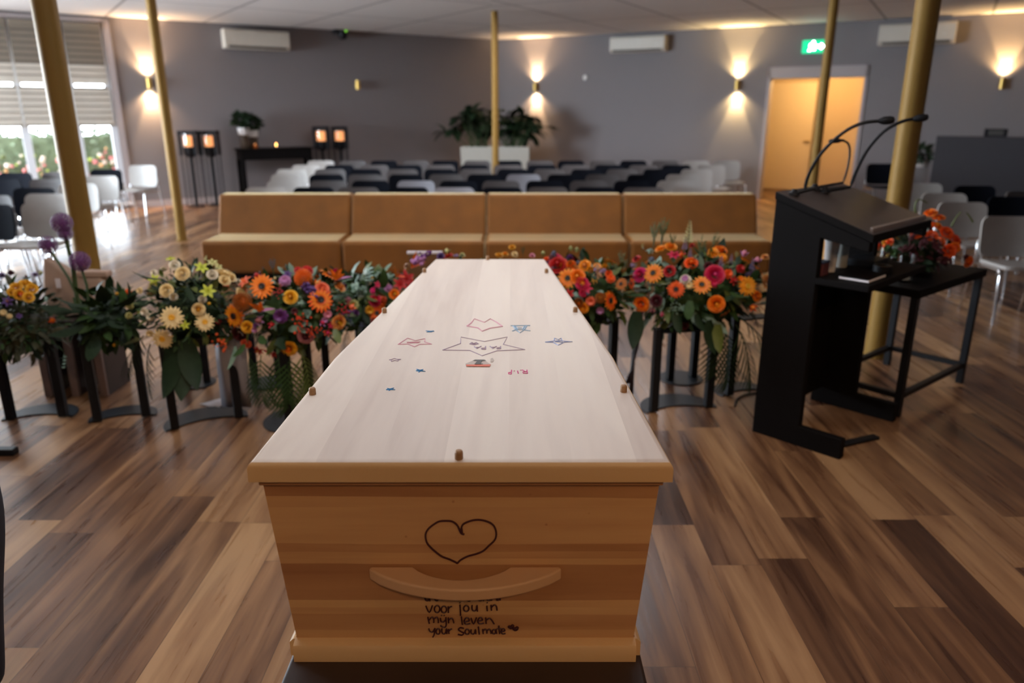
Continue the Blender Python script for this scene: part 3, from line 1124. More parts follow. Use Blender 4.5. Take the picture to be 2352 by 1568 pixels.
draw('star_drawing', M_LBLUE, [[(1565, 97), (1805, 95)], [(1600, 100), (1630, 145), (1680, 185), (1735, 145), (1760, 100)], [(1588, 162), (1640, 140)], [(1740, 150), (1805, 160)],
                               [(1625, 105), (1655, 145), (1710, 145), (1735, 105)], [(1655, 125), (1705, 125)]], 0.0024)
draw('star_drawing', M_BLUE2, [[(1990, 298), (2090, 300), (2150, 335), (2220, 300), (2320, 295), (2200, 285), (2185, 250), (2150, 270), (2105, 250), (2100, 285), (1990, 298)],
                               [(2110, 285), (2190, 280), (2120, 295), (2200, 300), (2110, 290)]], 0.0018)
draw('star_drawing', M_PURPLE, [[(75, 515), (100, 512), (140, 497), (175, 510), (218, 508), (185, 518), (185, 530), (145, 522), (100, 535), (98, 518), (75, 515)]], 0.0015)
for st in ([(525, 158), (625, 168), (545, 170), (620, 160), (535, 176), (600, 172)], [(405, 650), (490, 635), (440, 668), (410, 630), (515, 658), (405, 650)], [(38, 882), (130, 862), (72, 893), (48, 865), (143, 883), (38, 882)]):
    draw('star_drawing', M_BLUE, [st], 0.0017)
draw('memorial_lettering', M_MAGENTA, [[(1577, 640), (1572, 691)], [(1572, 691), (1542, 686), (1538, 672), (1574, 667)], [(1608, 651), (1614, 653)], [(1650, 650), (1660, 682)], [(1688, 641), (1694, 643)],
                                       [(1765, 638), (1772, 682)], [(1772, 682), (1722, 680), (1715, 664), (1768, 658)], [(1745, 660), (1708, 638)]], 0.0017)
mb = MB()
zz = 0.0008
def flat(pts, dz):
    P = [lid_pt(x, y) - C0 + Vector((0, 0, dz)) for x, y in pts]
    mb.poly(P, [tuple(range(len(P)))])
flat([(1010, 565), (1020, 598), (1310, 598), (1322, 572), (1240, 522), (1110, 522)], zz)
flat([(1318, 540), (1345, 545), (1362, 520), (1345, 492), (1320, 500)], zz)
mb.cur = 1
flat([(1018, 578), (1022, 600), (1308, 602), (1322, 576)], 2 * zz)
mb.cur = 2
flat([(1160, 530), (1120, 578), (1222, 577), (1228, 570), (1195, 568), (1216, 530)], 3 * zz)
flat([(1100, 528), (1160, 532), (1215, 532), (1268, 529), (1240, 517), (1130, 517)], 2 * zz)
mb.build('sticker', [mat('sticker_tan', (0.42, 0.34, 0.29), 0.5), mat('sticker_red', (0.62, 0.09, 0.03), 0.5), mat('sticker_black', (0.012, 0.012, 0.010), 0.5)], lid, smooth=False)

# ---------------------------------------------------------------- sofas
SX = [-3.085, -1.69, -0.27, 1.165, 2.575]
SN = ['leftmost, next to the slim gold column', 'second from the left', 'third from the left', 'rightmost, beside the black lectern']
for i in range(4):
    x0, x1 = SX[i] + 0.006, SX[i + 1] - 0.006
    t = thing('sofa_module', 'ochre velvet armless sofa section, ' + SN[i] + ' of the row', 'sofa', ((x0 + x1) / 2, 7.7, 0), 0, 'velvet sofa sections')
    w = (x1 - x0) / 2
    mb = MB()
    mb.box2((-w + 0.05, -0.30, 0.0), (w - 0.05, 0.38, 0.10))
    mb.build('plinth', M_BLACK, t)
    mb = MB()
    mb.box2((-w, -0.405, 0.10), (w, 0.41, 0.425))
    mb.build('seat', M_VELVET, t, bevel=0.035, segs=4)
    # reclined back
    mb = MB()
    pr = [(0.075, 0.40), (0.41, 0.40), (0.42, 0.815), (0.225, 0.815)]
    mb.loft([[Vector((x, a, b)) for a, b in pr] for x in (-w, w)])
    mb.build('backrest', M_VELVET, t, bevel=0.028, segs=4)

# ---------------------------------------------------------------- chairs


def panel(w, h, th, rad, curve, nx=14, taper=0.0):
    """rounded panel in the x-z plane, front facing -y, curved about z"""
    mb = MB()
    fr_, bk = [], []
    xs = [-w / 2 * math.cos(PI * i / nx) for i in range(nx + 1)]
    for x in xs:
        dx = max(0.0, abs(x) - (w / 2 - rad))
        dz = rad - math.sqrt(max(0.0, rad * rad - dx * dx))
        y = -curve * (x / (w / 2)) ** 2
        za, zb = dz, h - dz
        k = 1 - taper * 0.0
        for st_, l_ in ((0, fr_), (th, bk)):
            l_.append([Vector((x, y + st_, za + (zb - za) * j / 3 + 1e-5)) for j in range(4)])
    n = nx + 1
    P = [p for c in fr_ for p in c] + [p for c in bk for p in c]
    f = []
    o = n * 4
    for i in range(nx):
        for j in range(3):
            a = i * 4 + j
            f.append((a, a + 4, a + 5, a + 1))
            f.append((o + a, o + a + 1, o + a + 5, o + a + 4))
        f.append((i * 4, o + i * 4, o + i * 4 + 4, i * 4 + 4))
        f.append((i * 4 + 3, i * 4 + 7, o + i * 4 + 7, o + i * 4 + 3))
    for j in range(3):
        f.append((j, j + 1, o + j + 1, o + j))
        k = nx * 4 + j
        f.append((k, o + k, o + k + 1, k + 1))
    mb.poly(P, f)
    return mb


def make_chair(shell, label):
    t = thing('stacking_chair', label, 'chair')
    b_ = panel(0.47, 0.335, 0.022, 0.07, 0.035)
    RX = Matrix.Translation((0, 0.20, 0.485)) @ Matrix.Rotation(-0.13, 4, 'X')
    b_.v = [tuple(RX @ Vector(v)) for v in b_.v]
    b_.build('backrest', shell, t)
    s_ = panel(0.465, 0.43, 0.028, 0.07, 0.012)
    RS = Matrix.Translation((0, -0.235, 0.455)) @ Matrix.Rotation(-PI / 2 - 0.04, 4, 'X') @ Matrix.Rotation(PI, 4, 'Z') @ Matrix.Translation((0, 0, -0.43))
    # lay the panel flat: z of the panel becomes depth
    s_.v = [(v[0], -0.235 + v[2], 0.462 + 0.03 * (0.43 - v[2]) - v[1]) for v in s_.v]
    s_.build('seat', shell, t)
    for sx in (-1, 1):
        x = sx * 0.238
        mb = MB()
        mb.tube([(x * 1.04, -0.25, 0.0), (x * 1.02, -0.215, 0.40), (x, -0.19, 0.435), (x, -0.14, 0.442)], 0.0105, 8)
        mb.build('leg', M_CHROME, t)
        mb = MB()
        mb.tube([(x * 1.04, 0.29, 0.0), (x * 1.0, 0.21, 0.40), (x * 1.0, 0.196, 0.50), (x * 0.95, 0.235, 0.62)], 0.0105, 8)
        mb.build('leg', M_CHROME, t)
        mb = MB()
        mb.tube([(x, -0.19, 0.436), (x, 0.0, 0.434), (x, 0.21, 0.43)], 0.0095, 8)
        mb.build('side_rail', M_CHROME, t)
    return t


SHELLS = {'K': (M_CHBLACK, 'black'), 'G': (M_CHGREY, 'grey'), 'L': (M_CHLIT, 'lit grey'), 'W': (M_CHWHITE, 'white')}
PROTO = {}


def chair(kind, x, y, rz, label, group):
    if kind not in PROTO:
        PROTO[kind] = make_chair(SHELLS[kind][0], label)
        r = PROTO[kind]
        r.location = (x, y, 0)
        r.rotation_euler = (0, 0, rz)
        r['group'] = group
        return r
    return dup(PROTO[kind], (x, y, 0), rz, label, group)


rnd = random.Random(5)
ROWS = [(8.66, -2.81, 0.538, 'WKGKLKGKGW'), (9.50, -2.85, 0.545, 'WGKLKGKGKW'), (10.48, -3.10, 0.545, 'WKGKGKLKGKW'), (11.45, -3.29, 0.55, 'WGKGKGKGKGKW'),
        (12.35, -3.33, 0.545, 'WKGKGKGKGKGKW'), (13.45, -3.35, 0.548, 'WGKGKGKGKGKGWW')]
for ri, (Y, x0, pitch, cs) in enumerate(ROWS):
    for ci, k in enumerate(cs):
        if ri == 0 and k == 'G' and ci == 99:
            continue
        chair(k, x0 + ci * pitch + rnd.uniform(-0.012, 0.012), Y - 0.24 + rnd.uniform(-0.02, 0.02), rnd.uniform(-0.03, 0.03),
              f'{SHELLS[k][1]} chair, {ORD[ci]} from the left in the {ORD[ri]} row behind the sofas', 'chairs in rows behind the sofas')
# seats at the left, by the window; (pixel of the backrest's top centre, colour, label)
LEFT = [((105, 466), 'W', 'white chair nearest the allium flowers, frontmost of the left group'),
        ((-27, 470), 'K', 'black chair cut by the left edge, frontmost row beside white chair'),
        ((110, 445), 'W', 'white chair directly behind the frontmost white chair at left'),
        ((-22, 449), 'G', 'grey chair at the left edge, second row behind black chair'),
        ((182, 422), 'W', 'white chair partly hidden by the thick gold column at left'),
        ((80, 432), 'K', 'black chair in third row at left, left of the gold column'),
        ((232, 404), 'W', 'white chair just right of the thick gold column, before a black one'),
        ((114, 411), 'G', 'grey chair under the window, left of the thick gold column'),
        ((8, 412), 'K', 'black chair under the window at the left edge, fourth row'),
        ((244, 389), 'K', 'black chair under the right end of the window'),
        ((134, 395), 'G', 'dark grey chair in the last left row behind the gold column'),
        ((36, 397), 'K', 'black chair in the last left row below the window')]
for (px, py), k, lab in LEFT:
    p = on_z(px, py, 0.815)
    chair(k, p.x, p.y - 0.24, rnd.uniform(-0.05, 0.05), lab, 'chairs of the left block')
p = on_z(325, 380, 0.815)
chair('W', p.x, p.y - 0.24, -0.12, 'white chair standing alone by the wall between window and candle stands', 'chairs of the left block')
RIGHT = [((2316, 497), 'W', 'white chair at the right edge with chrome legs, frontmost of right group'),
         ((2208, 465), 'W', 'white chair behind the orange flowers on the black table'),
         ((2164, 444), 'W', 'white chair just right of the thick gold column, third row'),
         ((2112, 421), 'W', 'white chair right of the thick gold column, rearmost of the right whites'),
         ((2236, 427), 'K', 'black chair below the grey partition, left of the others'),
         ((2318, 452), 'K', 'black chair at the right edge behind the frontmost white chair'),
         ((2356, 440), 'G', 'dark grey chair below the grey partition at the right edge'),
         ((2022, 376), 'K', 'black chair alone by the wall between doorway and thick gold column')]
for (px, py), k, lab in RIGHT:
    p = on_z(px, py, 0.815)
    chair(k, p.x, p.y - 0.24, rnd.uniform(-0.05, 0.05) - 0.05, lab, 'chairs of the right block')

# ---------------------------------------------------------------- things on the walls


def sconce(D, Nn, px, py, lab, up=True, down=True, wcol=(1.0, 0.70, 0.36), pw=85):
    s, z, p = on_wall(D, Nn, px, py, 0.075)
    t = thing('wall_lamp', lab, 'wall lamp', (p.x, p.y, p.z), math.atan2(D.y, D.x), 'brass wall lamps')
    r = 0.045
    inward = 1 if (Matrix.Rotation(math.atan2(D.y, D.x), 3, 'Z') @ Vector((0, 1, 0))).dot(Nn) > 0 else -1
    MB().lathe([(r - 0.004, -0.075), (r, -0.085), (r, 0.085), (r - 0.004, 0.075)], 24, cap=False).build('housing', M_BRASS, t)
    hs = t.children[0]
    mb = MB()
    mb.box((0, -inward * 0.055, 0), (0.05, 0.05, 0.08))
    mb.build('bracket', M_BRASS, t)
    for on, sg in ((up, 1), (down, -1)):
        mb = MB()
        mb.lathe([(0.0, sg * 0.066), (r - 0.006, sg * 0.066), (r - 0.006, sg * 0.074), (0.0, sg * 0.076)], 20)
        mb.build('lens', M_LENS if on else M_SLOT, hs)
        if on:
            q = Vector((p.x, p.y, p.z + sg * 0.09))
            spot('wall_lamp_beam', q, q + Vector((0, 0, sg)) - Nn * 0.04, pw * 1.9, wcol, 54, 0.45, 0.02)
            spot('wall_lamp_spill', q, q + Vector((0, 0, sg)) + Nn * 0.05, pw * 0.9, wcol, 128, 0.8, 0.02)
    return t


sconce(DL, NL, 343, 191, 'lit brass up-and-down wall lamp beside the window', wcol=(1.0, 0.64, 0.34))
sconce(DL, NL, 822, 195, 'unlit small brass wall lamp on the left wall', False, False)
sconce(DR, NR, 1229, 200, 'lit brass up-and-down wall lamp above the planters near the corner', wcol=(1.0, 0.66, 0.36))
sconce(DR, NR, 1693, 195, 'lit brass up-and-down wall lamp left of the doorway', wcol=(1.0, 0.72, 0.32))
sconce(DR, NR, 2302, 192, 'brass wall lamp at the right edge shining only upwards', True, False, wcol=(1.0, 0.62, 0.26))


def air_unit(D, Nn, x0, x1, y0, y1, lab):
    xm_ = (x0 + x1) / 2
    s0 = on_wall(D, Nn, x0, (y0 + y1) / 2, 0.22)[0]
    s1 = on_wall(D, Nn, x1, (y0 + y1) / 2, 0.22)[0]
    _, za, _ = on_wall(D, Nn, xm_, y0, 0.22)
    _, zb, p = on_wall(D, Nn, xm_, y1, 0.22)
    w = abs(s1 - s0)
    sm = (s0 + s1) / 2
    base = CORNER + D * sm
    t = thing('air_conditioner', lab, 'air conditioner', (base.x, base.y, zb), math.atan2(D.y, D.x), 'wall air conditioners')
    iv = 1 if (Matrix.Rotation(math.atan2(D.y, D.x), 3, 'Z') @ Vector((0, 1, 0))).dot(Nn) > 0 else -1
    h = za - zb
    mb = MB()
    pr = [(0.0, 0.0), (0.17, 0.0), (0.22, 0.06), (0.22, h - 0.03), (0.19, h), (0.0, h)]
    mb.loft([[Vector((x, iv * a, b)) for a, b in pr] for x in (-w / 2, w / 2)])
    cs_ = mb.build('casing', M_ACW, t, bevel=0.012, segs=3)
    mb = MB()
    mb.box((0, iv * 0.205, 0.03), (w * 0.88, 0.012, 0.035), Matrix.Translation((0, 0, 0)))
    mb.build('louvre', M_SLOT, cs_)
    mb = MB()
    mb.box((w * 0.36, iv * 0.221, h * 0.45), (0.05, 0.004, 0.012))
    mb.build('display', M_WHITE, cs_)
    return t


air_unit(DL, NL, 516, 666, 69, 113, 'white wall air conditioner on the left wall')
air_unit(DR, NR, 1400, 1526, 82, 119, 'white wall air conditioner on the right wall near the corner')
air_unit(DR, NR, 2018, 2196, 52, 101, 'white wall air conditioner behind the thick gold column at right')

# dark device with green light under the ceiling
s, z, p = on_wall(DL, NL, 787, 78, 0.14)
t = thing('security_camera', 'small black wall camera with a green light under the ceiling', 'camera', tuple(p), math.atan2(DL.y, DL.x))
MB().lathe([(0.0, -0.10), (0.05, -0.095), (0.085, -0.05), (0.09, 0.0), (0.085, 0.05), (0.03, 0.08)], 20).build('dome', M_BLACK, t)
mb = MB()
mb.box2((-0.02, -0.13, 0.0), (0.16, 0.05, 0.09))
mb.build('bracket', M_BLACK, t, bevel=0.01)
mb = MB()
mb.ball((-0.04, 0.080, 0.05), 0.02)
mb.build('indicator_light', M_LED, t)
# round thermostat
s, z, p = on_wall(DR, NR, 1344, 178, 0.02)
t = thing('thermostat', 'small round white wall sensor on the right back wall', 'thermostat', tuple(p), math.atan2(DR.y, DR.x) + PI)
MB().lathe([(0.05, -0.018), (0.055, 0.0), (0.045, 0.018), (0.0, 0.02)], 20, Matrix.Rotation(-PI / 2, 4, 'X')).build('cover', M_WHITE, t)
# emergency exit sign
s, z, p = on_wall(DR, NR, 1871, 107, 0.03)
t = thing('exit_sign', 'glowing green exit sign above the doorway', 'exit sign', tuple(p), math.atan2(DR.y, DR.x))
mb = MB()
mb.box((0, 0, 0), (0.42, 0.05, 0.22))
eh_ = mb.build('housing', M_GREEN, t, bevel=0.006)
mb = MB()
yf = -0.0265
def fl(pts):
    mb.poly([(a, yf, b) for a, b in pts] + [(a, yf - 0.003, b) for a, b in pts], [tuple(range(len(pts))), tuple(range(2 * len(pts) - 1, len(pts) - 1, -1))] + [(i, (i + 1) % len(pts), len(pts) + (i + 1) % len(pts), len(pts) + i) for i in range(len(pts))])
fl([(-0.10, -0.07), (-0.06, -0.07), (-0.035, -0.02), (-0.01, -0.06), (0.02, -0.06), (-0.005, 0.0), (0.0, 0.03), (0.03, 0.02), (0.03, 0.035), (-0.01, 0.05), (-0.06, 0.05), (-0.09, 0.02), (-0.08, 0.01), (-0.055, 0.03), (-0.065, -0.01)])
fl([(-0.02 + 0.02 * math.cos(2 * PI * i / 10), 0.072 + 0.02 * math.sin(2 * PI * i / 10)) for i in range(10)])
fl([(0.06, -0.02), (0.11, -0.02), (0.11, -0.05), (0.17, 0.0), (0.11, 0.05), (0.11, 0.02), (0.06, 0.02)])
mb.build('pictogram', M_GREENW, eh_, smooth=False)
# grey partition at the right with a box on it
p0 = on_wall(DR, NR, 2140, 320, 1.3)[2]
top_z = on_wall(DR, NR, 2240, 313, 1.3)[1]
s0 = on_wall(DR, NR, 2138, 400, 1.3)[0]
t = thing('partition', 'dark grey free-standing partition at the right in front of the wall', 'partition', (CORNER + DR * (s0 + 1.3) + NR * 1.3).to_tuple(), math.atan2(DR.y, DR.x))
mb = MB()
mb.box2((-1.3, -0.07, 0.04), (1.7, 0.07, top_z))
mb.build('panel', M_PART, t, bevel=0.01)
for x in (-1.1, 1.5):
    mb = MB()
    mb.box2((x - 0.03, -0.25, 0.0), (x + 0.03, 0.25, 0.04))
    mb.build('foot', M_BLACK, t)
PTOP = top_z
sb = on_wall(DR, NR, 2287, 306, 1.3)[0]
q = CORNER + DR * sb + NR * 1.3
t = thing('loudspeaker', 'small black box standing on top of the grey partition', 'loudspeaker', (q.x, q.y, PTOP), math.atan2(DR.y, DR.x))
mb = MB()
mb.box2((-0.15, -0.06, 0.0), (0.15, 0.06, 0.115))
mb.build('cabinet', M_BLACK, t, bevel=0.008)
mb = MB()
mb.box2((-0.10, -0.066, 0.02), (0.10, -0.06, 0.095))
mb.build('grille', M_SLOT, t)

# ---------------------------------------------------------------- candle stands, console table, planters
for px, lab in ((441, 'black candle stand with glowing candle, leftmost by the wall'), (488, 'black candle stand with glowing candle, second from the left'),
                (743, 'black candle stand right of the console table, third from the left'), (785, 'black candle stand with glowing candle, rightmost of the four')):
    left = px < 600
    s, z, p = on_wall(DL, NL, px + (14 if left else 4), 470, 0.42)
    ht = on_wall(DL, NL, px, 300 if left else 290, 0.42)[1]
    p = CORNER + DL * on_wall(DL, NL, px, 380, 0.42)[0] + NL * 0.42
    t = thing('candle_stand', lab, 'candle stand', (p.x, p.y, 0), 0.1, 'four black candle stands')
    w = 0.122
    mb = MB()
    mb.box2((-w, -w, 0), (w, w, 0.02))
    mb.build('base', M_BLACK, t, bevel=0.004)
    MB().lathe([(0.03, 0.02), (0.03, ht - 0.40)], 12).build('post', M_BLACK, t)
    for a in (-1, 1):
        for b in (-1, 1):
            mb = MB()
            mb.box2((a * w - 0.008, b * w - 0.008, 0.02), (a * w + 0.008, b * w + 0.008, ht - 0.42))
            mb.box2((a * w - 0.022, b * w - 0.022, ht - 0.42), (a * w + 0.022, b * w + 0.022, ht))
            mb.build('frame_rod', M_BLACK, t)
    mb = MB()
    for a in (-1, 1):
        mb.box2((a * w - 0.02, -w, ht - 0.05), (a * w + 0.02, w, ht))
        mb.box2((-w, a * w - 0.02, ht - 0.05), (w, a * w + 0.02, ht))
    mb.build('top_frame', M_BLACK, t)
    MB().lathe([(0.03, ht - 0.46), (0.07, ht - 0.44), (0.105, ht - 0.38), (0.118, ht - 0.27), (0.105, ht - 0.27), (0.09, ht - 0.29), (0.0, ht - 0.295)], 20).build('bowl', M_BLACK, t)
    MB().lathe([(0.112, ht - 0.268), (0.116, ht - 0.14), (0.108, ht - 0.02), (0.104, ht - 0.02), (0.112, ht - 0.14), (0.108, ht - 0.268)], 20, cap=False).build('glass', M_GLASS, t)
    MB().lathe([(0.0, ht - 0.29), (0.092, ht - 0.29), (0.092, ht - 0.10), (0.06, ht - 0.092), (0.0, ht - 0.10)], 18).build('candle', M_CANDLE, t)

sA, sB = on_wall(DL, NL, 545, 360, 0.30)[0], on_wall(DL, NL, 711, 350, 0.30)[0]
TZ = on_wall(DL, NL, 628, 339, 0.30)[1]
AZ = on_wall(DL, NL, 628, 365, 0.30)[1]
sm = (sA + sB) / 2
q = CORNER + DL * sm + NL * 0.32
t = thing('console_table', 'narrow black console table against the left wall between candle stands', 'table', (q.x, q.y, 0), math.atan2(DL.y, DL.x))
w = abs(sA - sB) / 2
mb = MB()
mb.box2((-w, -0.20, TZ - 0.03), (w, 0.20, TZ))
mb.build('tabletop', M_BLACKW, t, bevel=0.004)
mb = MB()
mb.box2((-w + 0.02, -0.18, AZ), (w - 0.02, 0.18, TZ - 0.03))
mb.build('apron', M_BLACKW, t, bevel=0.003)
for a in (-1, 1):
    for b in (-1, 1):
        mb = MB()
        mb.box2((a * (w - 0.05) - 0.035, b * 0.15 - 0.03, 0), (a * (w - 0.05) + 0.035, b * 0.15 + 0.03, AZ))
        mb.build('leg', M_BLACKW, t)


def leaf_ball(r, n, size, rnd, flat=1.0):
    mb = MB()
    for _ in range(n):
        d = Vector((rnd.gauss(0, 1), rnd.gauss(0, 1), rnd.gauss(0, 1))).normalized()
        p = Vector((d.x * r, d.y * r, d.z * r * flat)) * rnd.uniform(0.35, 1.0)
        mb.blade(p, d + Vector((rnd.uniform(-.6, .6), rnd.uniform(-.6, .6), rnd.uniform(-.3, .6))), Vector((rnd.gauss(0, 1), rnd.gauss(0, 1), 1.2)), size * rnd.uniform(0.7, 1.2), size * 0.5, 0.6, 3)
    return mb


rnd = random.Random(11)
for px, py, r, vz, lab in ((561, 276, 0.15, 0.0, 'green plant in a white pot on a tall vase, left on the console table'), (578, 282, 0.16, 0.05, 'green plant in a white pot on a tall vase, right beside its twin')):
    s, z, _ = on_wall(DL, NL, px - 2, py, 0.36)
    off = 0.40 if vz == 0 else 0.27
    q = CORNER + DL * (s + (0.03 if vz == 0 else -0.04)) + NL * off
    t = thing('vase_plant', lab, 'plant', (q.x, q.y, TZ), 0, 'plants on tall vases')
    zc = z - TZ
    MB().lathe([(0.0, 0), (0.075, 0), (0.085, 0.02), (0.07, zc * 0.55), (0.06, zc - 0.27)], 18).build('vase', mat('smoked_glass', (0.07, 0.05, 0.035), 0.2), t)
    MB().lathe([(0.06, zc - 0.27), (0.095, zc - 0.24), (0.105, zc - 0.13), (0.09, zc - 0.13), (0.0, zc - 0.15)], 18).build('pot', M_WHITE, t)
    fo = leaf_ball(r, 150, 0.11, rnd, 0.85)
    fo.v = [(a, b, c + zc) for a, b, c in fo.v]
    f_ = fo.build('foliage', M_LEAFD, t)
    f_['kind'] = 'stuff'
for px, py, lab in ((634, 329, 'small burning tealight on the console table, middle'), (586, 334, 'dim orange tealight on the console table near the vases')):
    s, z, _ = on_wall(DL, NL, px, py, 0.36)
    q = CORNER + DL * s + NL * 0.36
    t = thing('tealight', lab, 'candle', (q.x, q.y, TZ), 0, 'tealights on the console table')
    MB().lathe([(0.0, 0), (0.04, 0), (0.045, 0.06), (0.038, 0.06), (0.034, 0.02), (0.0, 0.02)], 14).build('holder', M_GLASS if px > 600 else mat('orange_glass', (0.6, 0.16, 0.03), 0.2), t)
    MB().lathe([(0.0, 0.02), (0.008, 0.03), (0.018, 0.05), (0.010, 0.075), (0.0, 0.095)], 10).build('flame', M_FLAME if px > 600 else M_CANDLE, t)

# planters in the corner
for x0, x1, lab, sd in ((1058, 1138, 'white square planter with dark leafy plant, left of the gold column', 1), (1143, 1216, 'white square planter with dark leafy plant, right of the gold column', 2)):
    Y = 15.7
    a, b = at_y(x0, 350, Y), at_y(x1, 350, Y)
    zt_ = at_y((x0 + x1) / 2, 337, Y).z
    t = thing('planter', lab, 'plant', ((a.x + b.x) / 2, Y + 0.35, 0), 0, 'planters in the corner')
    w = (b.x - a.x) / 2
    mb = MB()
    mb.loft([[Vector((sx * k, sy * k, z_)) for sx, sy in ((-1, -1), (1, -1), (1, 1), (-1, 1))] for k, z_ in ((w * 0.96, 0.0), (w, zt_), (w - 0.03, zt_), (w - 0.03, zt_ - 0.06))])
    pt_ = mb.build('pot', M_PLANTER, t, bevel=0.01, smooth=False)
    mb = MB()
    mb.box2((-w + 0.03, -w + 0.03, zt_ - 0.07), (w - 0.03, w - 0.03, zt_ - 0.05))
    mb.build('soil', M_SOIL, pt_)
    rnd = random.Random(sd)
    mb = MB()
    st = MB()
    for i in range(38):
        an = rnd.uniform(0, 2 * PI)
        rr = abs(rnd.gauss(0, 0.24)) + 0.05
        h = rnd.uniform(0.30, 0.80)
        base = Vector((rnd.uniform(-w * 0.5, w * 0.5), rnd.uniform(-w * 0.5, w * 0.5), zt_ - 0.06))
        tip = base + Vector((math.cos(an) * rr + (-0.12 if sd == 1 else 0.12), math.sin(an) * rr * 0.55, h))
        st.tube([base, (base + tip) / 2 + Vector((0, 0, 0.06)), tip], 0.010, 5)
        d = Vector((math.cos(an), math.sin(an) * 0.7, rnd.uniform(-0.35, 0.25)))
        for _ in range(4):
            dd = d + Vector((rnd.uniform(-.9, .9), rnd.uniform(-.6, .6), rnd.uniform(-.3, .3)))
            mb.blade(tip, dd, Vector((0, 0, 1)), rnd.uniform(0.24, 0.40), rnd.uniform(0.12, 0.19), 0.8, 5)
    f_ = mb.build('foliage', M_LEAFD, t)
    f_['kind'] = 'stuff'
    f_ = st.build('stems', M_STEM, t)
    f_['kind'] = 'stuff'

# slim candle stands by the right wall
s, z, _ = on_wall(DR, NR, 1677, 402, 0.35)
q = CORNER + DR * s + NR * 0.35
t = thing('glass_pillar', 'slim glass pillar with pale pink candle by the wall left of the doorway', 'candle', (q.x, q.y, 0))
MB().lathe([(0.0, 0), (0.09, 0), (0.09, 0.02), (0.06, 0.04), (0.06, z + 0.02), (0.0, z + 0.02)], 16).build('pillar', M_GLASS, t)
MB().lathe([(0.0, z + 0.02), (0.055, z + 0.02), (0.055, z + 0.16), (0.0, z + 0.165)], 16).build('candle', mat('pale_pink_wax', (0.68, 0.40, 0.34), 0.5), t)
s, z, _ = on_wall(DR, NR, 2113, 380, 0.55)
q = CORNER + DR * s + NR * 0.55
t = thing('vase_plant', 'dark plant in a white pot on a glass vase left of the partition', 'plant', (q.x, q.y, 0), 0)
MB().lathe([(0.0, 0), (0.13, 0), (0.13, z - 0.02), (0.0, z - 0.02)], 18).build('vase', M_GLASS, t)
MB().lathe([(0.0, z - 0.02), (0.12, z - 0.02), (0.13, z + 0.09), (0.11, z + 0.09), (0.0, z + 0.07)], 18).build('pot', M_WHITE, t)
fo = leaf_ball(0.17, 140, 0.11, random.Random(4), 0.8)
fo.v = [(a, b, c + z + 0.19) for a, b, c in fo.v]
fo.build('foliage', M_LEAFD, t)['kind'] = 'stuff'

# ---------------------------------------------------------------- lectern
LO = Vector((1.295, 3.70, 0))
LX = Vector((0.686, -0.728, 0))          # towards the speaker
LY = Vector((0.728, 0.686, 0))           # across
t = thing('lectern', 'tall black lectern with sloping top and open shelf, right of the coffin', 'lectern', LO.to_tuple(), math.atan2(LX.y, LX.x))
# local x towards the speaker, local y across (left handed side is +y)
WID = 0.72
pr = [(0.0, 0.0), (0.475, 0.0), (0.475, 0.105), (0.25, 0.105), (0.245, 1.075), (0.475, 1.035), (0.475, 1.085), (0.0, 1.235)]
RXU = Matrix.Rotation(PI / 2, 4, 'X')
for y0 in (0.0, WID - 0.045):
    mb = MB()
    mb.prism(pr, -y0 - 0.045, -y0, RXU)
    mb.build('side_panel', M_BLACKW, t, bevel=0.003)
mb = MB()
mb.box2((0.03, 0.045, 0.10), (0.06, WID - 0.045, 0.80))
mb.box2((0.03, 0.045, 1.08), (0.06, WID - 0.045, 1.20))
mb.build('front_panel', M_BLACKW, t)
mb = MB()
tp_ = [(-0.005, 1.237), (0.49, 1.078), (0.49, 1.115), (-0.005, 1.272)]
mb.prism(tp_, -WID - 0.004, 0.004, RXU)
rt_ = mb.build('reading_top', M_BLACKW, t, bevel=0.004)
mb = MB()
mb.prism([(-0.001, 1.2712), (0.486, 1.1166), (0.486, 1.1186), (-0.001, 1.2732)], -WID, 0.0, RXU)
mb.build('desk_pad', M_TOP, rt_)
mb = MB()
mb.prism([(0.455, 1.126), (0.470, 1.121), (0.470, 1.141), (0.455, 1.146)], -WID + 0.03, -0.03, RXU)
mb.build('book_ledge', mat('ledge_metal', (0.30, 0.25, 0.23), 0.35, 0.6), rt_, bevel=0.002)
mb = MB()
mb.box2((0.10, 0.046, 0.852), (0.245, WID - 0.046, 0.882))
mb.box2((0.246, -0.002, 0.852), (0.50, WID + 0.002, 0.882))
mb.build('shelf', M_BLACKW, t, bevel=0.003)
mb = MB()
mb.lathe([(0.0, 0), (0.035, 0), (0.035, 0.004), (0.0, 0.004)], 16, Matrix.Translation((0.062, 0.42, 0.20)) @ Matrix.Rotation(PI / 2, 4, 'Y'))
mb.build('cable_grommet', M_PLATE, t)
LM = t.matrix_basis.copy()
LM = Matrix.Translation(LO) @ Matrix.Rotation(math.atan2(LX.y, LX.x), 4, 'Z')


def onl(x, y, z):
    return LM @ Vector((x, y, z))


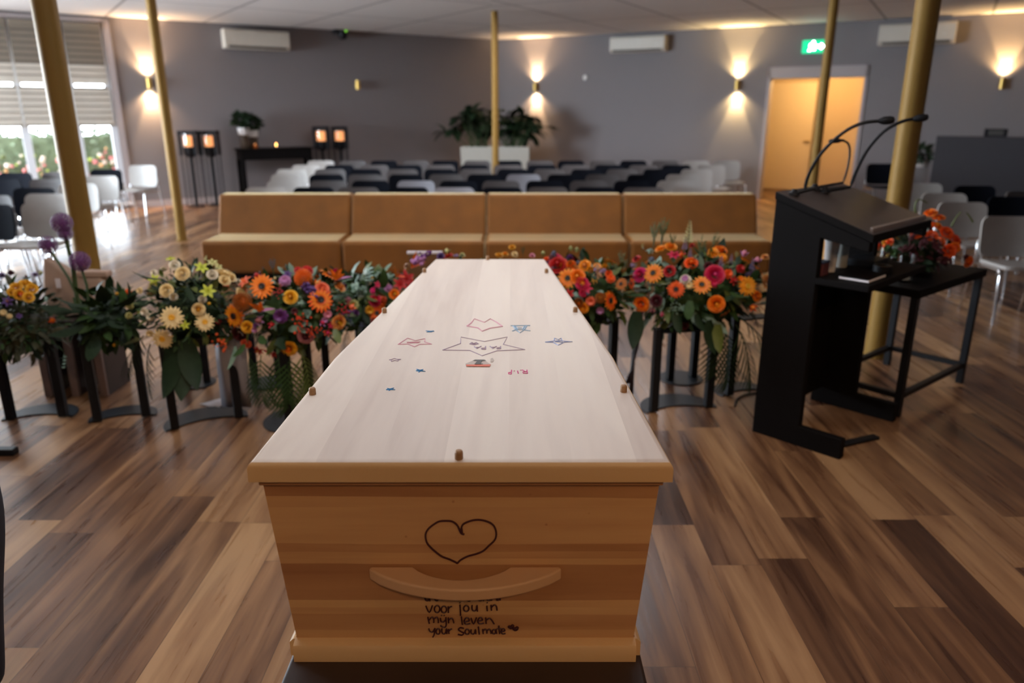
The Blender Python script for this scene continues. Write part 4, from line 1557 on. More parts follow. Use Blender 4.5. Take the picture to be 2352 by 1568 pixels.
# microphones: necks bend over the speaker's edge
def gooseneck(name, lab, cat, base, pts, r, head):
    t = thing(name, lab, cat, base.to_tuple())
    P = [Vector(p) - base for p in pts]
    MB().lathe([(0.0, 0), (0.028, 0), (0.026, 0.012), (0.014, 0.02), (0.012, 0.03), (0, 0.03)], 14).build('base', M_BLACK, t)
    d0 = (P[1] - P[0]).normalized()
    MB().tube([P[0], P[0] + d0 * 0.10], r * 1.5, 10, r * 1.15).build('stem_sleeve', M_BLACK, t)
    MB().tube(P, r, 8).build('neck', M_BLACK, t)
    d = (P[-1] - P[-2]).normalized()
    mb = MB()
    Mh = Matrix.Translation(P[-1]) @ d.to_track_quat('Z', 'Y').to_matrix().to_4x4()
    mb.lathe([(0.004, -0.03), (head * 0.7, -0.015), (head, 0.0), (head, 0.028), (head * 0.75, 0.042), (0.0, 0.048)], 14, Mh)
    mb.build('head', M_BLACK, t)
    return t


def px_curve(pts, y0, y1):
    n = len(pts)
    s_ = smooth(pts, 4)
    return [at_y(x, y, y0 + (y1 - y0) * i / (len(s_) - 1)) for i, (x, y) in enumerate(s_)]


b0 = onl(0.055, 0.07, 1.255)
c_ = px_curve([(1846, 446), (1858, 400), (1888, 350), (1935, 306), (1980, 283), (2030, 277)], b0.y, b0.y - 0.10)
c_[0] = b0 + Vector((0, 0, 0.01))
gooseneck('microphone', 'black gooseneck microphone on the lectern, left one', 'microphone', b0, c_, 0.0078, 0.019)
b0 = onl(0.075, 0.36, 1.249)
c_ = px_curve([(1950, 437), (1966, 395), (1992, 345), (2030, 302), (2072, 279), (2108, 272)], b0.y, b0.y - 0.10)
c_[0] = b0 + Vector((0, 0, 0.01))
gooseneck('microphone', 'black gooseneck microphone on the lectern, right one reaching past the gold column', 'microphone', b0, c_, 0.0082, 0.018)
b0 = onl(0.035, 0.33, 1.262)
c_ = px_curve([(1934, 425), (1946, 390), (1952, 350), (1948, 330), (1936, 323), (1925, 323)], b0.y, b0.y + 0.02)
c_[0] = b0 + Vector((0, 0, 0.01))
gooseneck('reading_lamp', 'small bent reading lamp on the lectern between the microphones', 'lamp', b0, c_, 0.0055, 0.012)

# things on the lectern's shelf
SZ = 0.882


def lt(name, lab, cat, x, y, z=SZ):
    return thing(name, lab, cat, onl(x, y, z).to_tuple(), math.atan2(LX.y, LX.x))


t = lt('cup_stack', 'stack of pale cups on the lectern shelf', 'cups', 0.22, 0.20)
MB().lathe([(0.0, 0), (0.026, 0), (0.036, 0.15), (0.039, 0.152), (0.039, 0.158), (0.0, 0.158)], 18).build('cups', M_WHITE, t)
t = lt('water_bottle', 'pale bottle standing behind the cups on the lectern shelf', 'bottle', 0.20, 0.36)
MB().lathe([(0.0, 0), (0.036, 0), (0.036, 0.12), (0.014, 0.155), (0.013, 0.175), (0.0, 0.175)], 16).build('body', mat('pale_bottle', (0.42, 0.43, 0.40), 0.4), t)
MB().lathe([(0.0, 0.175), (0.015, 0.175), (0.015, 0.19), (0.0, 0.19)], 12).build('cap', M_WHITE, t)
t = lt('booklet', 'thin white-edged booklet lying at the front of the lectern shelf', 'book', 0.40, 0.16)
mb = MB()
mb.box2((-0.07, -0.10, 0.003), (0.07, 0.10, 0.014))
mb.build('pages', M_PAPER, t, smooth=False)
mb = MB()
mb.box2((-0.072, -0.102, 0.0), (0.073, 0.102, 0.003))
mb.box2((-0.072, -0.102, 0.014), (0.069, 0.102, 0.017))
mb.build('cover', M_BLACKW, t, smooth=False)
t = lt('remote_receiver', 'flat dark electronic box at the back of the lectern shelf', 'electronic box', 0.27, 0.52)
mb = MB()
mb.box2((-0.08, -0.09, 0.0), (0.08, 0.09, 0.035))
mb.build('case', M_PLATE, t, bevel=0.004)
t = lt('adhesive_tape', 'black roll of tape on the lectern shelf', 'tape', 0.40, 0.40)
MB().lathe([(0.025, 0.0), (0.045, 0.0), (0.045, 0.03), (0.025, 0.03), (0.025, 0.0)], 20, cap=False).build('roll', M_BLACK, t)
t = lt('storage_box', 'small dark red box at the left of the lectern shelf', 'box', 0.20, 0.09)
mb = MB()
mb.box2((-0.05, -0.035, 0.0), (0.05, 0.035, 0.06))
mb.build('carton', mat('dark_red_card', (0.10, 0.02, 0.02), 0.6), t, bevel=0.002)
mb = MB()
mb.box2((-0.052, -0.037, 0.06), (0.052, 0.037, 0.07))
mb.build('carton_lid', mat('navy_card', (0.015, 0.025, 0.07), 0.6), t, bevel=0.002)
# bar on the floor and cable
p0, p1 = on_z(1931, 1024), on_z(2013, 1006)
d = (p1 - p0)
t = thing('floor_bar', 'flat black bar lying on the floor at the foot of the lectern', 'bar', ((p0 + p1) / 2).to_tuple(), math.atan2(d.y, d.x))
mb = MB()
mb.box2((-d.length / 2, -0.022, 0), (d.length / 2, 0.022, 0.018))
mb.build('bar', M_BLACK, t, bevel=0.004)
cb = [on_z(x, y, 0.007) for x, y in smooth([(1688, 932), (1692, 918), (1706, 908), (1730, 903), (1762, 900)], 4)]
mb = MB()
mb.tube(cb, 0.006, 8)
tag(mb.build('cable', M_BLACK), 'thin black cable curving over the floor behind the lectern', 'cable')

# ---------------------------------------------------------------- black side table
P1, P2, P3 = Vector((2.180, 3.915, 0)), Vector((2.847, 4.457, 0)), Vector((2.525, 4.83, 0))
ux = (P2 - P1).normalized()
uy = Vector((-ux.y, ux.x, 0))
tw, td = (P2 - P1).length, 0.46
t = thing('side_table', 'black high side table with thin legs behind the lectern', 'table', P1.to_tuple(), math.atan2(ux.y, ux.x))
TT = 0.735
mb = MB()
mb.box2((-0.03, -0.03, TT - 0.045), (tw + 0.03, td + 0.03, TT))
mb.build('tabletop', M_BLACKW, t, bevel=0.004)
for a in (0, tw):
    for b in (0, td):
        mb = MB()
        mb.box2((a - 0.019, b - 0.019, 0), (a + 0.019, b + 0.019, TT - 0.045))
        mb.build('leg', M_BLACK, t, bevel=0.002)
for lo, hi in (((0.019, -0.015, 0.105), (tw - 0.019, 0.015, 0.135)), ((0.019, td - 0.015, 0.105), (tw - 0.019, td + 0.015, 0.135)),
               ((-0.015, 0.019, 0.105), (0.015, td - 0.019, 0.135)), ((tw - 0.015, 0.019, 0.105), (tw + 0.015, td - 0.019, 0.135))):
    mb = MB()
    mb.box2(lo, hi)
    mb.build('stretcher', M_BLACK, t)
TM = Matrix.Translation(P1) @ Matrix.Rotation(math.atan2(ux.y, ux.x), 4, 'Z')
for (vx, vy), h, lab in (((2030, 630), 0.16, 'clear glass cylinder vase on the black table, left of three'), ((2074, 645), 0.15, 'clear glass cylinder vase on the black table, middle one'),
                       ((2066, 618), 0.17, 'clear glass cylinder vase on the black table, rear one by the flowers')):
    p = on_z(vx, vy, TT)
    t = thing('glass_vase', lab, 'vase', p.to_tuple(), 0, 'glass vases on the black table')
    r = 0.045
    MB().lathe([(0.0, 0.0), (r, 0.0), (r, h), (r - 0.004, h), (r - 0.004, 0.012), (0.0, 0.012)], 24).build('cylinder', M_GLASS, t)
    MB().lathe([(0.0, 0.012), (r - 0.012, 0.012), (r - 0.012, 0.035), (0.0, 0.036)], 16).build('tealight', M_WHITE if h != 0.16 else M_CANDLE, t)

# ---------------------------------------------------------------- flower meshes (unit radius, facing +z)
rf = random.Random(21)
FM = {}


def flower(key):
    if key in FM:
        return FM[key]
    kind, _, c = key.partition('.')
    cs = c.split('-')
    mats = [PET[x] if x in PET else MATS[x] for x in cs]
    mb = MB()
    R = rf.uniform
    if kind == 'gerbera':          # outer ray, inner ray, eye
        for ring, (n, L0_, w, lift) in enumerate(((17, 1.0, 0.30, 0.10), (15, 0.80, 0.26, 0.28))):
            mb.cur = 0 if ring == 0 else min(1, len(mats) - 2)
            for i in range(n):
                a = 2 * PI * (i + 0.5 * ring) / n + R(-.06, .06)
                d = Vector((math.cos(a), math.sin(a), lift + R(-.07, .07)))
                mb.blade(Vector((math.cos(a), math.sin(a), 0)) * 0.16, d, (0, 0, 1), L0_ * R(0.80, 0.88), w, R(0.1, 0.5), 4, 0.25, 0.12)
        mb.cur = len(mats) - 1
        mb.lathe([(0.30, 0.02), (0.28, 0.12), (0.20, 0.16), (0.10, 0.13), (0.0, 0.12)], 14)
        mb.cur = 0
        for i in range(18):
            a = 2 * PI * i / 18
            mb.blade((0.24 * math.cos(a), 0.24 * math.sin(a), 0.10), (math.cos(a), math.sin(a), 0.7), (0, 0, 1), 0.20, 0.08, 0.2, 2)
    elif kind == 'rose':
        for k, (n, r0, h, open_) in enumerate(((3, 0.16, 0.70, 0.05), (4, 0.32, 0.72, 0.20), (5, 0.50, 0.66, 0.45), (6, 0.66, 0.52, 0.85), (6, 0.76, 0.34, 1.25))):
            for i in range(n):
                a = 2 * PI * i / n + k * 0.7
                mb.cur = 0 if k > 1 else min(1, len(mats) - 1)
                rows = []
                wd = 2 * PI / n * 0.72
                for j in range(4):
                    u = j / 3
                    rr = r0 * (0.55 + 0.45 * math.sin(u * PI / 2)) + open_ * 0.26 * u * u
                    zz_ = -0.15 + h * u - open_ * 0.10 * u ** 3
                    row = []
                    for q in range(5):
                        s_ = q / 4 * 2 - 1
                        an = a + wd * s_ * (0.65 + 0.35 * math.sin(PI * min(0.75, u)))
                        row.append((rr * math.cos(an), rr * math.sin(an), zz_ - 0.16 * u * s_ * s_))
                    rows.append(row)
                P = [p for r_ in rows for p in r_]
                mb.poly(P, [(j * 5 + q, j * 5 + q + 1, (j + 1) * 5 + q + 1, (j + 1) * 5 + q) for j in range(3) for q in range(4)])
        mb.cur = min(1, len(mats) - 1)
        mb.ball((0, 0, 0.25), 0.22, 8, 5, (1, 1, 1.5))
    elif kind == 'ball':           # chrysanthemum, ranunculus
        for i in range(95):
            z_ = 1 - 1.5 * (i + 0.5) / 95
            a = i * 2.399963
            s_ = math.sqrt(max(0, 1 - z_ * z_))
            d = Vector((s_ * math.cos(a), s_ * math.sin(a), z_))
            mb.cur = 0 if z_ < 0.75 else min(1, len(mats) - 1)
            mb.blade(d * 0.35, d + Vector((0, 0, 0.35)), d.cross(Vector((0, 0, 1))).cross(d) + Vector((0, 0, 0.01)), 0.62, 0.30, -0.7, 3, 0.3)
    elif kind == 'pincushion':
        mb.cur = min(1, len(mats) - 1)
        mb.ball((0, 0, -0.05), 0.50, 12, 8, (1, 1, 0.9))
        mb.cur = 0
        for i in range(130):
            z_ = 1 - 1.35 * (i + 0.5) / 130
            a = i * 2.399963
            s_ = math.sqrt(max(0, 1 - z_ * z_))
            d = Vector((s_ * math.cos(a), s_ * math.sin(a), z_))
            mid = d * 0.75 + Vector((0, 0, 0.02))
            tip = d * 0.85 + Vector((-d.x * 0.10, -d.y * 0.10, 0.18))
            mb.tube([d * 0.4, mid, tip], 0.040, 4, 0.030)
    elif kind == 'lily':           # star shaped, recurving
        for i in range(6):
            a = 2 * PI * i / 6 + R(-.1, .1)
            mb.cur = 0
            mb.blade((0, 0, -0.1), (math.cos(a), math.sin(a), 0.75), (0, 0, 1), 1.05, 0.46, 0.9 + R(-.2, .2), 5, 0.0, 0.25)
        mb.cur = min(1, len(mats) - 1)
        for i in range(5):
            a = 2 * PI * i / 5
            mb.tube([(0, 0, 0), (0.22 * math.cos(a), 0.22 * math.sin(a), 0.55)], 0.03, 4)
    elif kind == 'bud':            # tulip or rose bud
        mb.lathe([(0.0, -0.8), (0.36, -0.62), (0.52, -0.2), (0.50, 0.25), (0.34, 0.62), (0.12, 0.82), (0.0, 0.80)], 12)
        mb.cur = min(1, len(mats) - 1)
        for i in range(5):
            a = 2 * PI * i / 5
            mb.blade((0.25 * math.cos(a), 0.25 * math.sin(a), -0.72), (0.4 * math.cos(a), 0.4 * math.sin(a), 1), (math.cos(a), math.sin(a), 0), 1.5, 0.6, -0.4, 4)
    elif kind == 'berries':
        for i in range(22):
            d = Vector((rf.gauss(0, .5), rf.gauss(0, .5), abs(rf.gauss(0, .35))))
            mb.cur = 0
            mb.ball(d, R(0.10, 0.16), 7, 5)
            mb.cur = 1
            mb.tube([(d.x * .2, d.y * .2, -0.6), d], 0.025, 3)
    elif kind == 'strelitzia':
        mb.cur = 1
        mb.blade((-0.2, 0, -0.5), (1, 0, 0.25), (0, 0, 1), 1.5, 0.30, 0.2, 4, 0, 0.7)
        mb.cur = 0
        for a, L_ in ((1.9, 1.25), (1.45, 1.35), (1.05, 1.15), (0.7, 0.95)):
            mb.blade((-0.1, R(-.08, .08), -0.4), (math.cos(a), R(-.25, .25), math.sin(a)), (R(-.3, .3), 1, 0), L_, 0.34, 0.15, 4, 0, 0.35)
        mb.cur = 2
        mb.blade((-0.1, 0.05, -0.4), (0.5, 0.1, 0.9), (0, 1, 0.2), 0.95, 0.13, 0.1, 3)
    elif kind == 'thistle':
        mb.ball((0, 0, 0.1), 0.50, 10, 7, (1, 1, 1.15))
        for i in range(70):
            z_ = 1 - 1.7 * (i + 0.5) / 70
            a = i * 2.399963
            s_ = math.sqrt(max(0, 1 - z_ * z_))
            d = Vector((s_ * math.cos(a), s_ * math.sin(a), z_ * 1.1))
            mb.blade(d * 0.42 + Vector((0, 0, .1)), d, (d.y + .1, -d.x, 0.1), 0.30, 0.10, 0.0, 2)
        mb.cur = min(1, len(mats) - 1)
        for i in range(9):
            a = 2 * PI * i / 9
            mb.blade((0, 0, -0.4), (math.cos(a), math.sin(a), 0.2), (0, 0, 1), 1.1, 0.16, 0.2, 3)
    elif kind == 'spike':          # stock, lavender, snapdragon: grows along +z
        mb.cur = 1
        mb.tube([(0, 0, -1), (0.04, 0, 0), (0, 0.03, 1)], 0.035, 5, 0.015)
        mb.cur = 0
        for i in range(44):
            u = i / 43
            a = i * 2.4
            rr = 0.24 * (1 - 0.7 * u) + 0.03
            p = Vector((rr * math.cos(a), rr * math.sin(a), -0.55 + 1.55 * u))
            for q in range(2):
                mb.blade(p * 1.0 - Vector((p.x * .5, p.y * .5, 0.03)), (math.cos(a + q), math.sin(a + q), 0.5), (0, 0, 1), 0.22 * (1.25 - u), 0.17 * (1.25 - u), 0.5, 2, 0.4)
    elif kind == 'sprig':          # loose airy green sprig along +z
        for k in range(7):
            a = 2 * PI * k / 7 + R(-.3, .3)
            tip = Vector((0.30 * math.cos(a) * R(.4, 1.2), 0.30 * math.sin(a), R(0.4, 1.0)))
            mb.cur = 1
            mb.tube([(0, 0, -1), (tip.x * .3, tip.y * .3, -0.1), tip], 0.018, 4, 0.010)
            mb.cur = 0
            for q in range(9):
                u = q / 8
                p = Vector((0, 0, -0.4)).lerp(tip, 0.3 + 0.7 * u)
                mb.ball(p + Vector((R(-.07, .07), R(-.07, .07), R(-.05, .05))), R(0.03, 0.055), 5, 4)
    elif kind == 'carnation':
        for k in range(4):
            for i in range(9):
                a = 2 * PI * i / 9 + k
                mb.cur = 0 if k < 3 else min(1, len(mats) - 1)
                mb.blade((0, 0, -0.2 + 0.08 * k), (math.cos(a), math.sin(a), 0.15 + 0.42 * k), (0, 0, 1), 0.92 - 0.08 * k, 0.58, 0.35, 4, 0.75, R(-.4, .5))
    elif kind == 'celosia':        # soft folded cushion
        for i in range(26):
            d = Vector((rf.gauss(0, .55), rf.gauss(0, .25), rf.uniform(0, .5)))
            mb.ball(d, R(0.20, 0.34), 7, 5, (1, 0.7, 0.8))
    elif kind == 'allium':
        mb.ball((0, 0, 0), 0.34, 8, 6)
        for i in range(190):
            z_ = 1 - 2 * (i + 0.5) / 190
            a = i * 2.399963
            s_ = math.sqrt(max(0, 1 - z_ * z_))
            d = Vector((s_ * math.cos(a), s_ * math.sin(a), z_))
            mb.cur = 0
            mb.tube([d * 0.3, d * R(0.82, 0.92)], 0.012, 3)
            tpt = d * R(0.85, 0.93)
            o1 = d.cross(Vector((0.3, 0.5, 0.8))).normalized()
            o2 = d.cross(o1)
            for q in range(5):
                b_ = 2 * PI * q / 5
                mb.blade(tpt, o1 * math.cos(b_) + o2 * math.sin(b_) + d * 0.4, d, 0.15, 0.07, 0.2, 2)
    elif kind == 'leaf':           # lies along +z
        mb.blade((0, 0, 0), (0, 0.25, 1), (0, 1, -0.2), 1.0, 0.42, 0.55, 7, 0, 0.25)
    elif kind == 'longleaf':
        mb.blade((0, 0, 0), (0, 0.1, 1), (0, 1, 0), 1.0, 0.26, 0.5, 8, 0, 0.3)
    elif kind == 'frond':          # palm frond along +z
        rib = [Vector((0, -0.30 * (u / 9) ** 2, u / 9)) for u in range(10)]
        mb.cur = 0
        mb.tube(rib, 0.014, 4, 0.006)
        for i in range(10):
            u = 0.12 + 0.88 * i / 9
            p = Vector((0, -0.30 * u * u, u))
            for sd in (-1, 1):
                mb.blade(p, (sd * 0.8, -0.15, 0.55 + 0.6 * u), (0, 1, 0.1), 0.62 * math.sin(PI * (0.15 + 0.75 * u)) + 0.12, 0.044, 0.5, 3)
    elif kind == 'eucalyptus':
        mb.tube([(0, 0, -0.6), (0, 0, 1)], 0.025, 4)
        for i in range(12):
            a = i * 2.2
            z_ = -0.4 + 1.4 * i / 11
            mb.blade((0, 0, z_), (math.cos(a), math.sin(a), 0.45), (0, 0, 1), 0.52, 0.42, 0.35, 4, 0.3, 0.1)
    FM[key] = mb.mesh(kind, mats)
    return FM[key]


NAMES = {'ball': 'chrysanthemum', 'bud': 'flower_bud', 'spike': 'flower_spike', 'sprig': 'green_sprig', 'longleaf': 'leaf', 'frond': 'palm_frond', 'thistle': 'sea_holly', 'celosia': 'celosia', 'eucalyptus': 'eucalyptus_sprig'}


def foliage(name, parent, c, r, n, mats, size, rnd, down=0.9, loc=Vector((0, 0, 0)), wispy=False):
    mb = MB()
    for i in range(n):
        d = Vector((rnd.gauss(0, 1), rnd.gauss(0, 1), rnd.gauss(0, 1)))
        d.normalize()
        if d.z < -down:
            d.z *= -0.6
        k = rnd.uniform(0.45, 0.90)
        p = Vector((c[0] + d.x * r[0] * k, c[1] + d.y * r[1] * k, c[2] + d.z * r[2] * k)) - loc
        mb.cur = rnd.choice(range(len(mats)))
        s_ = size * rnd.uniform(0.40, 0.90)
        mb.blade(p, d + Vector((rnd.uniform(-.7, .7), rnd.uniform(-.7, .7), rnd.uniform(-.4, .5))), d + Vector((0, 0, 0.8)), s_, s_ * (0.12 if wispy and rnd.random() < 0.5 else 0.42), rnd.uniform(0.1, 0.9), 3)
    # moss core that carries the stems
    mb.cur = 0
    mb.ball(Vector(c) - Vector((0, 0, r[2] * 0.12)) - loc, 1.0, 12, 8, (r[0] * 0.62, r[1] * 0.62, r[2] * 0.60))
    o = mb.build(name, mats, parent)
    o['kind'] = 'stuff'
    return o


def hit(px, py, c, r, extra=0.0):
    """where the sight line through a pixel meets an arrangement's rounded body (or passes closest to it)"""
    o = Vector((0, 0, CAM_H))
    d = ray(px, py)
    S_ = Vector((1 / (r[0]), 1 / (r[1]), 1 / (r[2])))
    oc_ = Vector(((o.x - c[0]) * S_.x, (o.y - c[1]) * S_.y, (o.z - c[2]) * S_.z))
    dd = Vector((d.x * S_.x, d.y * S_.y, d.z * S_.z))
    A, B, C_ = dd.dot(dd), 2 * oc_.dot(dd), oc_.dot(oc_) - 1
    disc = B * B - 4 * A * C_
    t_ = (-B - math.sqrt(disc)) / (2 * A) if disc > 0 else -B / (2 * A)
    p = o + d * t_
    n = Vector(((p.x - c[0]) * S_.x ** 2, (p.y - c[1]) * S_.y ** 2, (p.z - c[2]) * S_.z ** 2)).normalized()
    return p, n, t_


def arrangement(label, c, r, base_z, flowers, leaves, filler, seed, fol_n=420, fol_size=0.13, name='flower_arrangement', group='flower arrangements on stands', wispy=False):
    rnd = random.Random(seed)
    loc = Vector((c[0], c[1], base_z))
    t = thing(name, label, 'flower arrangement', loc.to_tuple(), 0, group)
    foliage('foliage', t, c, r, fol_n, leaves, fol_size, rnd, loc=loc, wispy=wispy)
    tz = 0.0 if group == 'flower arrangements' else 0.05
    MB().lathe([(0.0, tz), (min(r[0], r[1]) * 0.45, tz), (min(r[0], r[1]) * 0.52, tz + 0.04), (0.0, tz + 0.05)], 20).build('tray', M_BLACK, t)
    eye = Vector((0, 0, CAM_H))
    for spec in flowers:
        px, py, rp, key = spec[:4]
        p, n, t_ = hit(px, py, c, r)
        size = rp / F_PX * t_ * 1.0
        nn = n * 0.75 + (eye - p).normalized() * 0.45 + Vector((rnd.uniform(-.25, .25), rnd.uniform(-.2, .2), rnd.uniform(-.15, .25)))
        if len(spec) > 4:
            nn = Vector(spec[4])
        kind = key.split('.')[0]
        place(flower(key), NAMES.get(kind, kind), t, p + n * size * (0.75 if kind == 'strelitzia' else 0.2), nn, size, rnd.uniform(0, 6) if kind not in ('strelitzia', 'frond', 'leaf', 'longleaf') else (spec[5] if len(spec) > 5 else 0), loc)
    # smaller blooms all round, so that the sides and back are planted too
    for key, n_, smin, smax in filler:
        kind = key.split('.')[0]
        for _ in range(n_):
            a, z_ = rnd.uniform(-0.1 * PI, 1.1 * PI), rnd.uniform(-0.25, 0.90)
            s_ = math.sqrt(max(0, 1 - z_ * z_))
            n0 = Vector((s_ * math.cos(a), s_ * math.sin(a), z_))
            p = Vector((c[0] + n0.x * r[0] * 0.97, c[1] + n0.y * r[1] * 0.97, c[2] + n0.z * r[2] * 0.97))
            place(flower(key), NAMES.get(kind, kind), t, p, n0 + Vector((0, 0, 0.25)), rnd.uniform(smin, smax), rnd.uniform(0, 6), loc)
    return t


# ---------------------------------------------------------------- stands
def crescent_stand(lab, p0, p1, h, bite=True, width=0.30, plate=0.15, front=True):
    """two posts at p0 and p1 on a moon-shaped steel plate, small plate on top"""
    a, b = Vector(p0), Vector(p1)
    m_ = (a + b) / 2
    d = (b - a)
    ang = math.atan2(d.y, d.x)
    t = thing('flower_stand', lab, 'flower stand', (m_.x, m_.y, 0), ang, 'black flower stands')
    L = d.length / 2
    R_ = L + 0.055
    pts = []
    n = 36
    for i in range(n + 1):
        an = PI * 1.18 * i / n - PI * 0.09
        pts.append((R_ * math.cos(an), R_ * 0.92 * math.sin(an) + 0.03))
    if bite:
        x1, y1 = pts[-1]
        x0_, y0_ = pts[0]
        for i in range(1, 20):
            u = i / 20
            x = x1 + (x0_ - x1) * u
            pts.append((x, y1 + 0.34 * R_ * math.sin(PI * u) ** 0.9))
    else:
        pts = [(R_ * math.cos(2 * PI * i / 40), R_ * math.sin(2 * PI * i / 40)) for i in range(40)]
    mb = MB()
    mb.prism(pts, 0.0, 0.008)
    mb.build('base_plate', M_PLATE, t, bevel=0.002, smooth=False)
    for s_ in (-1, 1):
        mb = MB()
        mb.box2((s_ * L - 0.022, -0.004 - 0.022, 0.008), (s_ * L + 0.022, -0.004 + 0.022, h + 0.06))
        mb.build('post', M_BLACK, t, bevel=0.003)
    mb = MB()
    mb.box2((-L + 0.02, -0.05, h + 0.04), (L - 0.02, 0.04, h + 0.05))
    mb.build('top_plate', M_BLACK, t, bevel=0.002)
    return t


crescent_stand('black flower stand under the dark arrangement at the left edge', (-2.80, 3.86, 0), (-2.53, 3.90, 0), 0.42)
crescent_stand('black flower stand under the allium arrangement', (-2.30, 3.83, 0), (-2.07, 3.91, 0), 0.42)
crescent_stand('black flower stand under the white and yellow arrangement, with crescent base', on_z(402, 985), on_z(548, 958), 0.42)
crescent_stand('black flower stand under the orange gerbera arrangement left of the coffin', (-1.20, 3.72, 0), (-1.16, 3.98, 0), 0.42)
crescent_stand('black flower stand with disc base behind the white and yellow arrangement', (-2.06, 4.42, 0), (-1.94, 4.46, 0), 0.40, bite=False)
crescent_stand('black flower stand with disc base behind the orange gerbera arrangement', (-1.62, 4.42, 0), (-1.48, 4.46, 0), 0.40, bite=False)
crescent_stand('black flower stand left of the coffin, under the red and green flowers', (-1.14, 4.32, 0), (-0.94, 4.38, 0), 0.40)
crescent_stand('black flower stand behind the far end of the coffin', (-0.30, 4.15, 0), (-0.05, 4.15, 0), 0.52)
crescent_stand('black flower stand right of the coffin, under the orange and burgundy flowers', (0.33, 4.00, 0), (0.58, 4.10, 0), 0.47)
crescent_stand('black flower stand under the tall mixed arrangement beside the lectern, crescent base', on_z(1500, 945), on_z(1625, 935), 0.44)
crescent_stand('black flower stand with disc base behind the tall mixed arrangement', on_z(1537, 872), on_z(1590, 866), 0.42, bite=False)
crescent_stand('black flower stand partly hidden behind the lectern', on_z(1672, 908), on_z(1748, 898), 0.44)

# ---------------------------------------------------------------- arrangements
DARKL = [M_LEAFD, M_LEAFD, M_LEAF, M_LEAFY]
MIDL = [M_LEAF, M_LEAFD, M_LEAFY, M_EUC, M_LEAF]
UP = (0, -0.15, 1)
DN = (0, -0.35, -1)
# white and yellow
g1 = 'gerbera.cream-cream-gold'
arrangement('white, cream and yellow-green funeral flowers on a stand, left', (-1.70, 3.86, 0.655), (0.285, 0.25, 0.255), 0.42,
            [(397, 728, 27, g1), (376, 775, 25, g1), (470, 738, 22, g1, (0.35, -0.7, 0.2)), (420, 630, 16, 'rose.cream'), (384, 668, 15, 'rose.cream'), (456, 710, 14, 'rose.cream-gold'), (515, 645, 13, 'rose.cream'),
             (400, 682, 11, 'ball.white-cream'), (465, 688, 11, 'ball.white'), (402, 610, 12, 'rose.white'), (487, 632, 12, 'rose.white'), (357, 645, 16, 'lily.lime'), (462, 618, 18, 'lily.lime'), (477, 670, 19, 'lily.lime'),
             (393, 598, 13, 'lily.lime'), (333, 716, 11, 'carnation.white'), (346, 728, 10, 'carnation.white'), (354, 628, 10, 'carnation.white'), (487, 606, 14, 'lily.palelime'), (500, 615, 12, 'lily.palelime'), (472, 594, 9, 'spike.palelime-stem_green'),
             (310, 780, 22, 'spike.palelime-stem_green', (-0.8, -0.5, -0.3)), (338, 772, 18, 'spike.white-stem_green', (-0.6, -0.7, -0.3)), (322, 668, 9, 'carnation.cream'), (480, 697, 7, 'bud.gold-leaf_green'), (425, 745, 12, 'lily.lime'),
             (300, 700, 12, 'carnation.palelime'), (345, 765, 9, 'carnation.cream')],
            DARKL, [('rose.cream', 5, .035, .045), ('carnation.white', 6, .022, .032), ('lily.lime', 4, .035, .045)], 1, 1000, 0.085, wispy=True)
t_arr = [o for o in bpy.data.objects if o.get('label', '').startswith('white, cream')][0]
L_ = t_arr.location


def hang(t, name, key, px, py, Y, size, d, roll=0.0):
    p = at_y(px, py, Y)
    place(flower(key), name, t, p, d, size, roll, t.location)


for px, py, sz, d in ((392, 785, 0.30, (-0.10, -0.35, -1)), (413, 785, 0.31, (0.05, -0.35, -1)), (428, 780, 0.27, (0.22, -0.3, -1)), (375, 640, 0.15, (-.8, -.4, .2)), (430, 660, 0.13, (.5, -.7, -.5))):
    hang(t_arr, 'leaf', 'longleaf.leaf_dark' if sz < .2 else 'leaf.leaf_dark', px, py, 3.68, sz, d, PI)
for px, py, sz, d in ((345, 790, 0.24, (-0.35, -0.3, -1)), (330, 770, 0.20, (-0.7, -0.2, -0.8))):
    hang(t_arr, 'palm_frond', 'frond.leaf_dark', px, py, 3.72, sz, d, 0.4)

# allium and dark glossy leaves
t = arrangement('dark glossy leaf arrangement with three tall purple alliums, left', (-2.19, 3.90, 0.58), (0.19, 0.19, 0.155), 0.42,
                [(123, 735, 9, 'bud.orange-redorange'), (128, 718, 6, 'bud.orange-redorange'), (291, 672, 10, 'bud.redorange-orange'), (268, 676, 7, 'bud.gold-leaf_green'), (278, 680, 7, 'bud.gold-leaf_green'),
                 (262, 790, 7, 'bud.gold-leaf_green'), (110, 730, 12, 'spike.steel-stem_green', (-1, -.3, .2)), (150, 820, 20, 'eucalyptus.leaf_aqua', (0, -0.3, -1)), (296, 725, 9, 'carnation.palelime')],
                [M_LEAFD, M_LEAFD, M_LEAF], [], 2, 210, 0.13)
for px, py, rp, bx, by in ((142, 512, 24, 178, 690), (110, 562, 21, 192, 690), (183, 600, 24, 205, 690), (150, 536, 17, 182, 690)):
    p = at_y(px, py, 3.88)
    b = at_y(bx, by + 20, 3.88)
    sz = rp / F_PX * 3.9 * 1.05
    place(flower('allium.allium'), 'allium', t, p, (0, 0, 1), sz, 0.3, t.location)
    mb = MB()
    mb.tube([b - t.location, (b + p) / 2 - t.location + Vector((0.012, 0, 0)), p - t.location - Vector((0, 0, sz * 0.3))], 0.007, 6)
    mb.build('flower_stem', M_STEM, t)
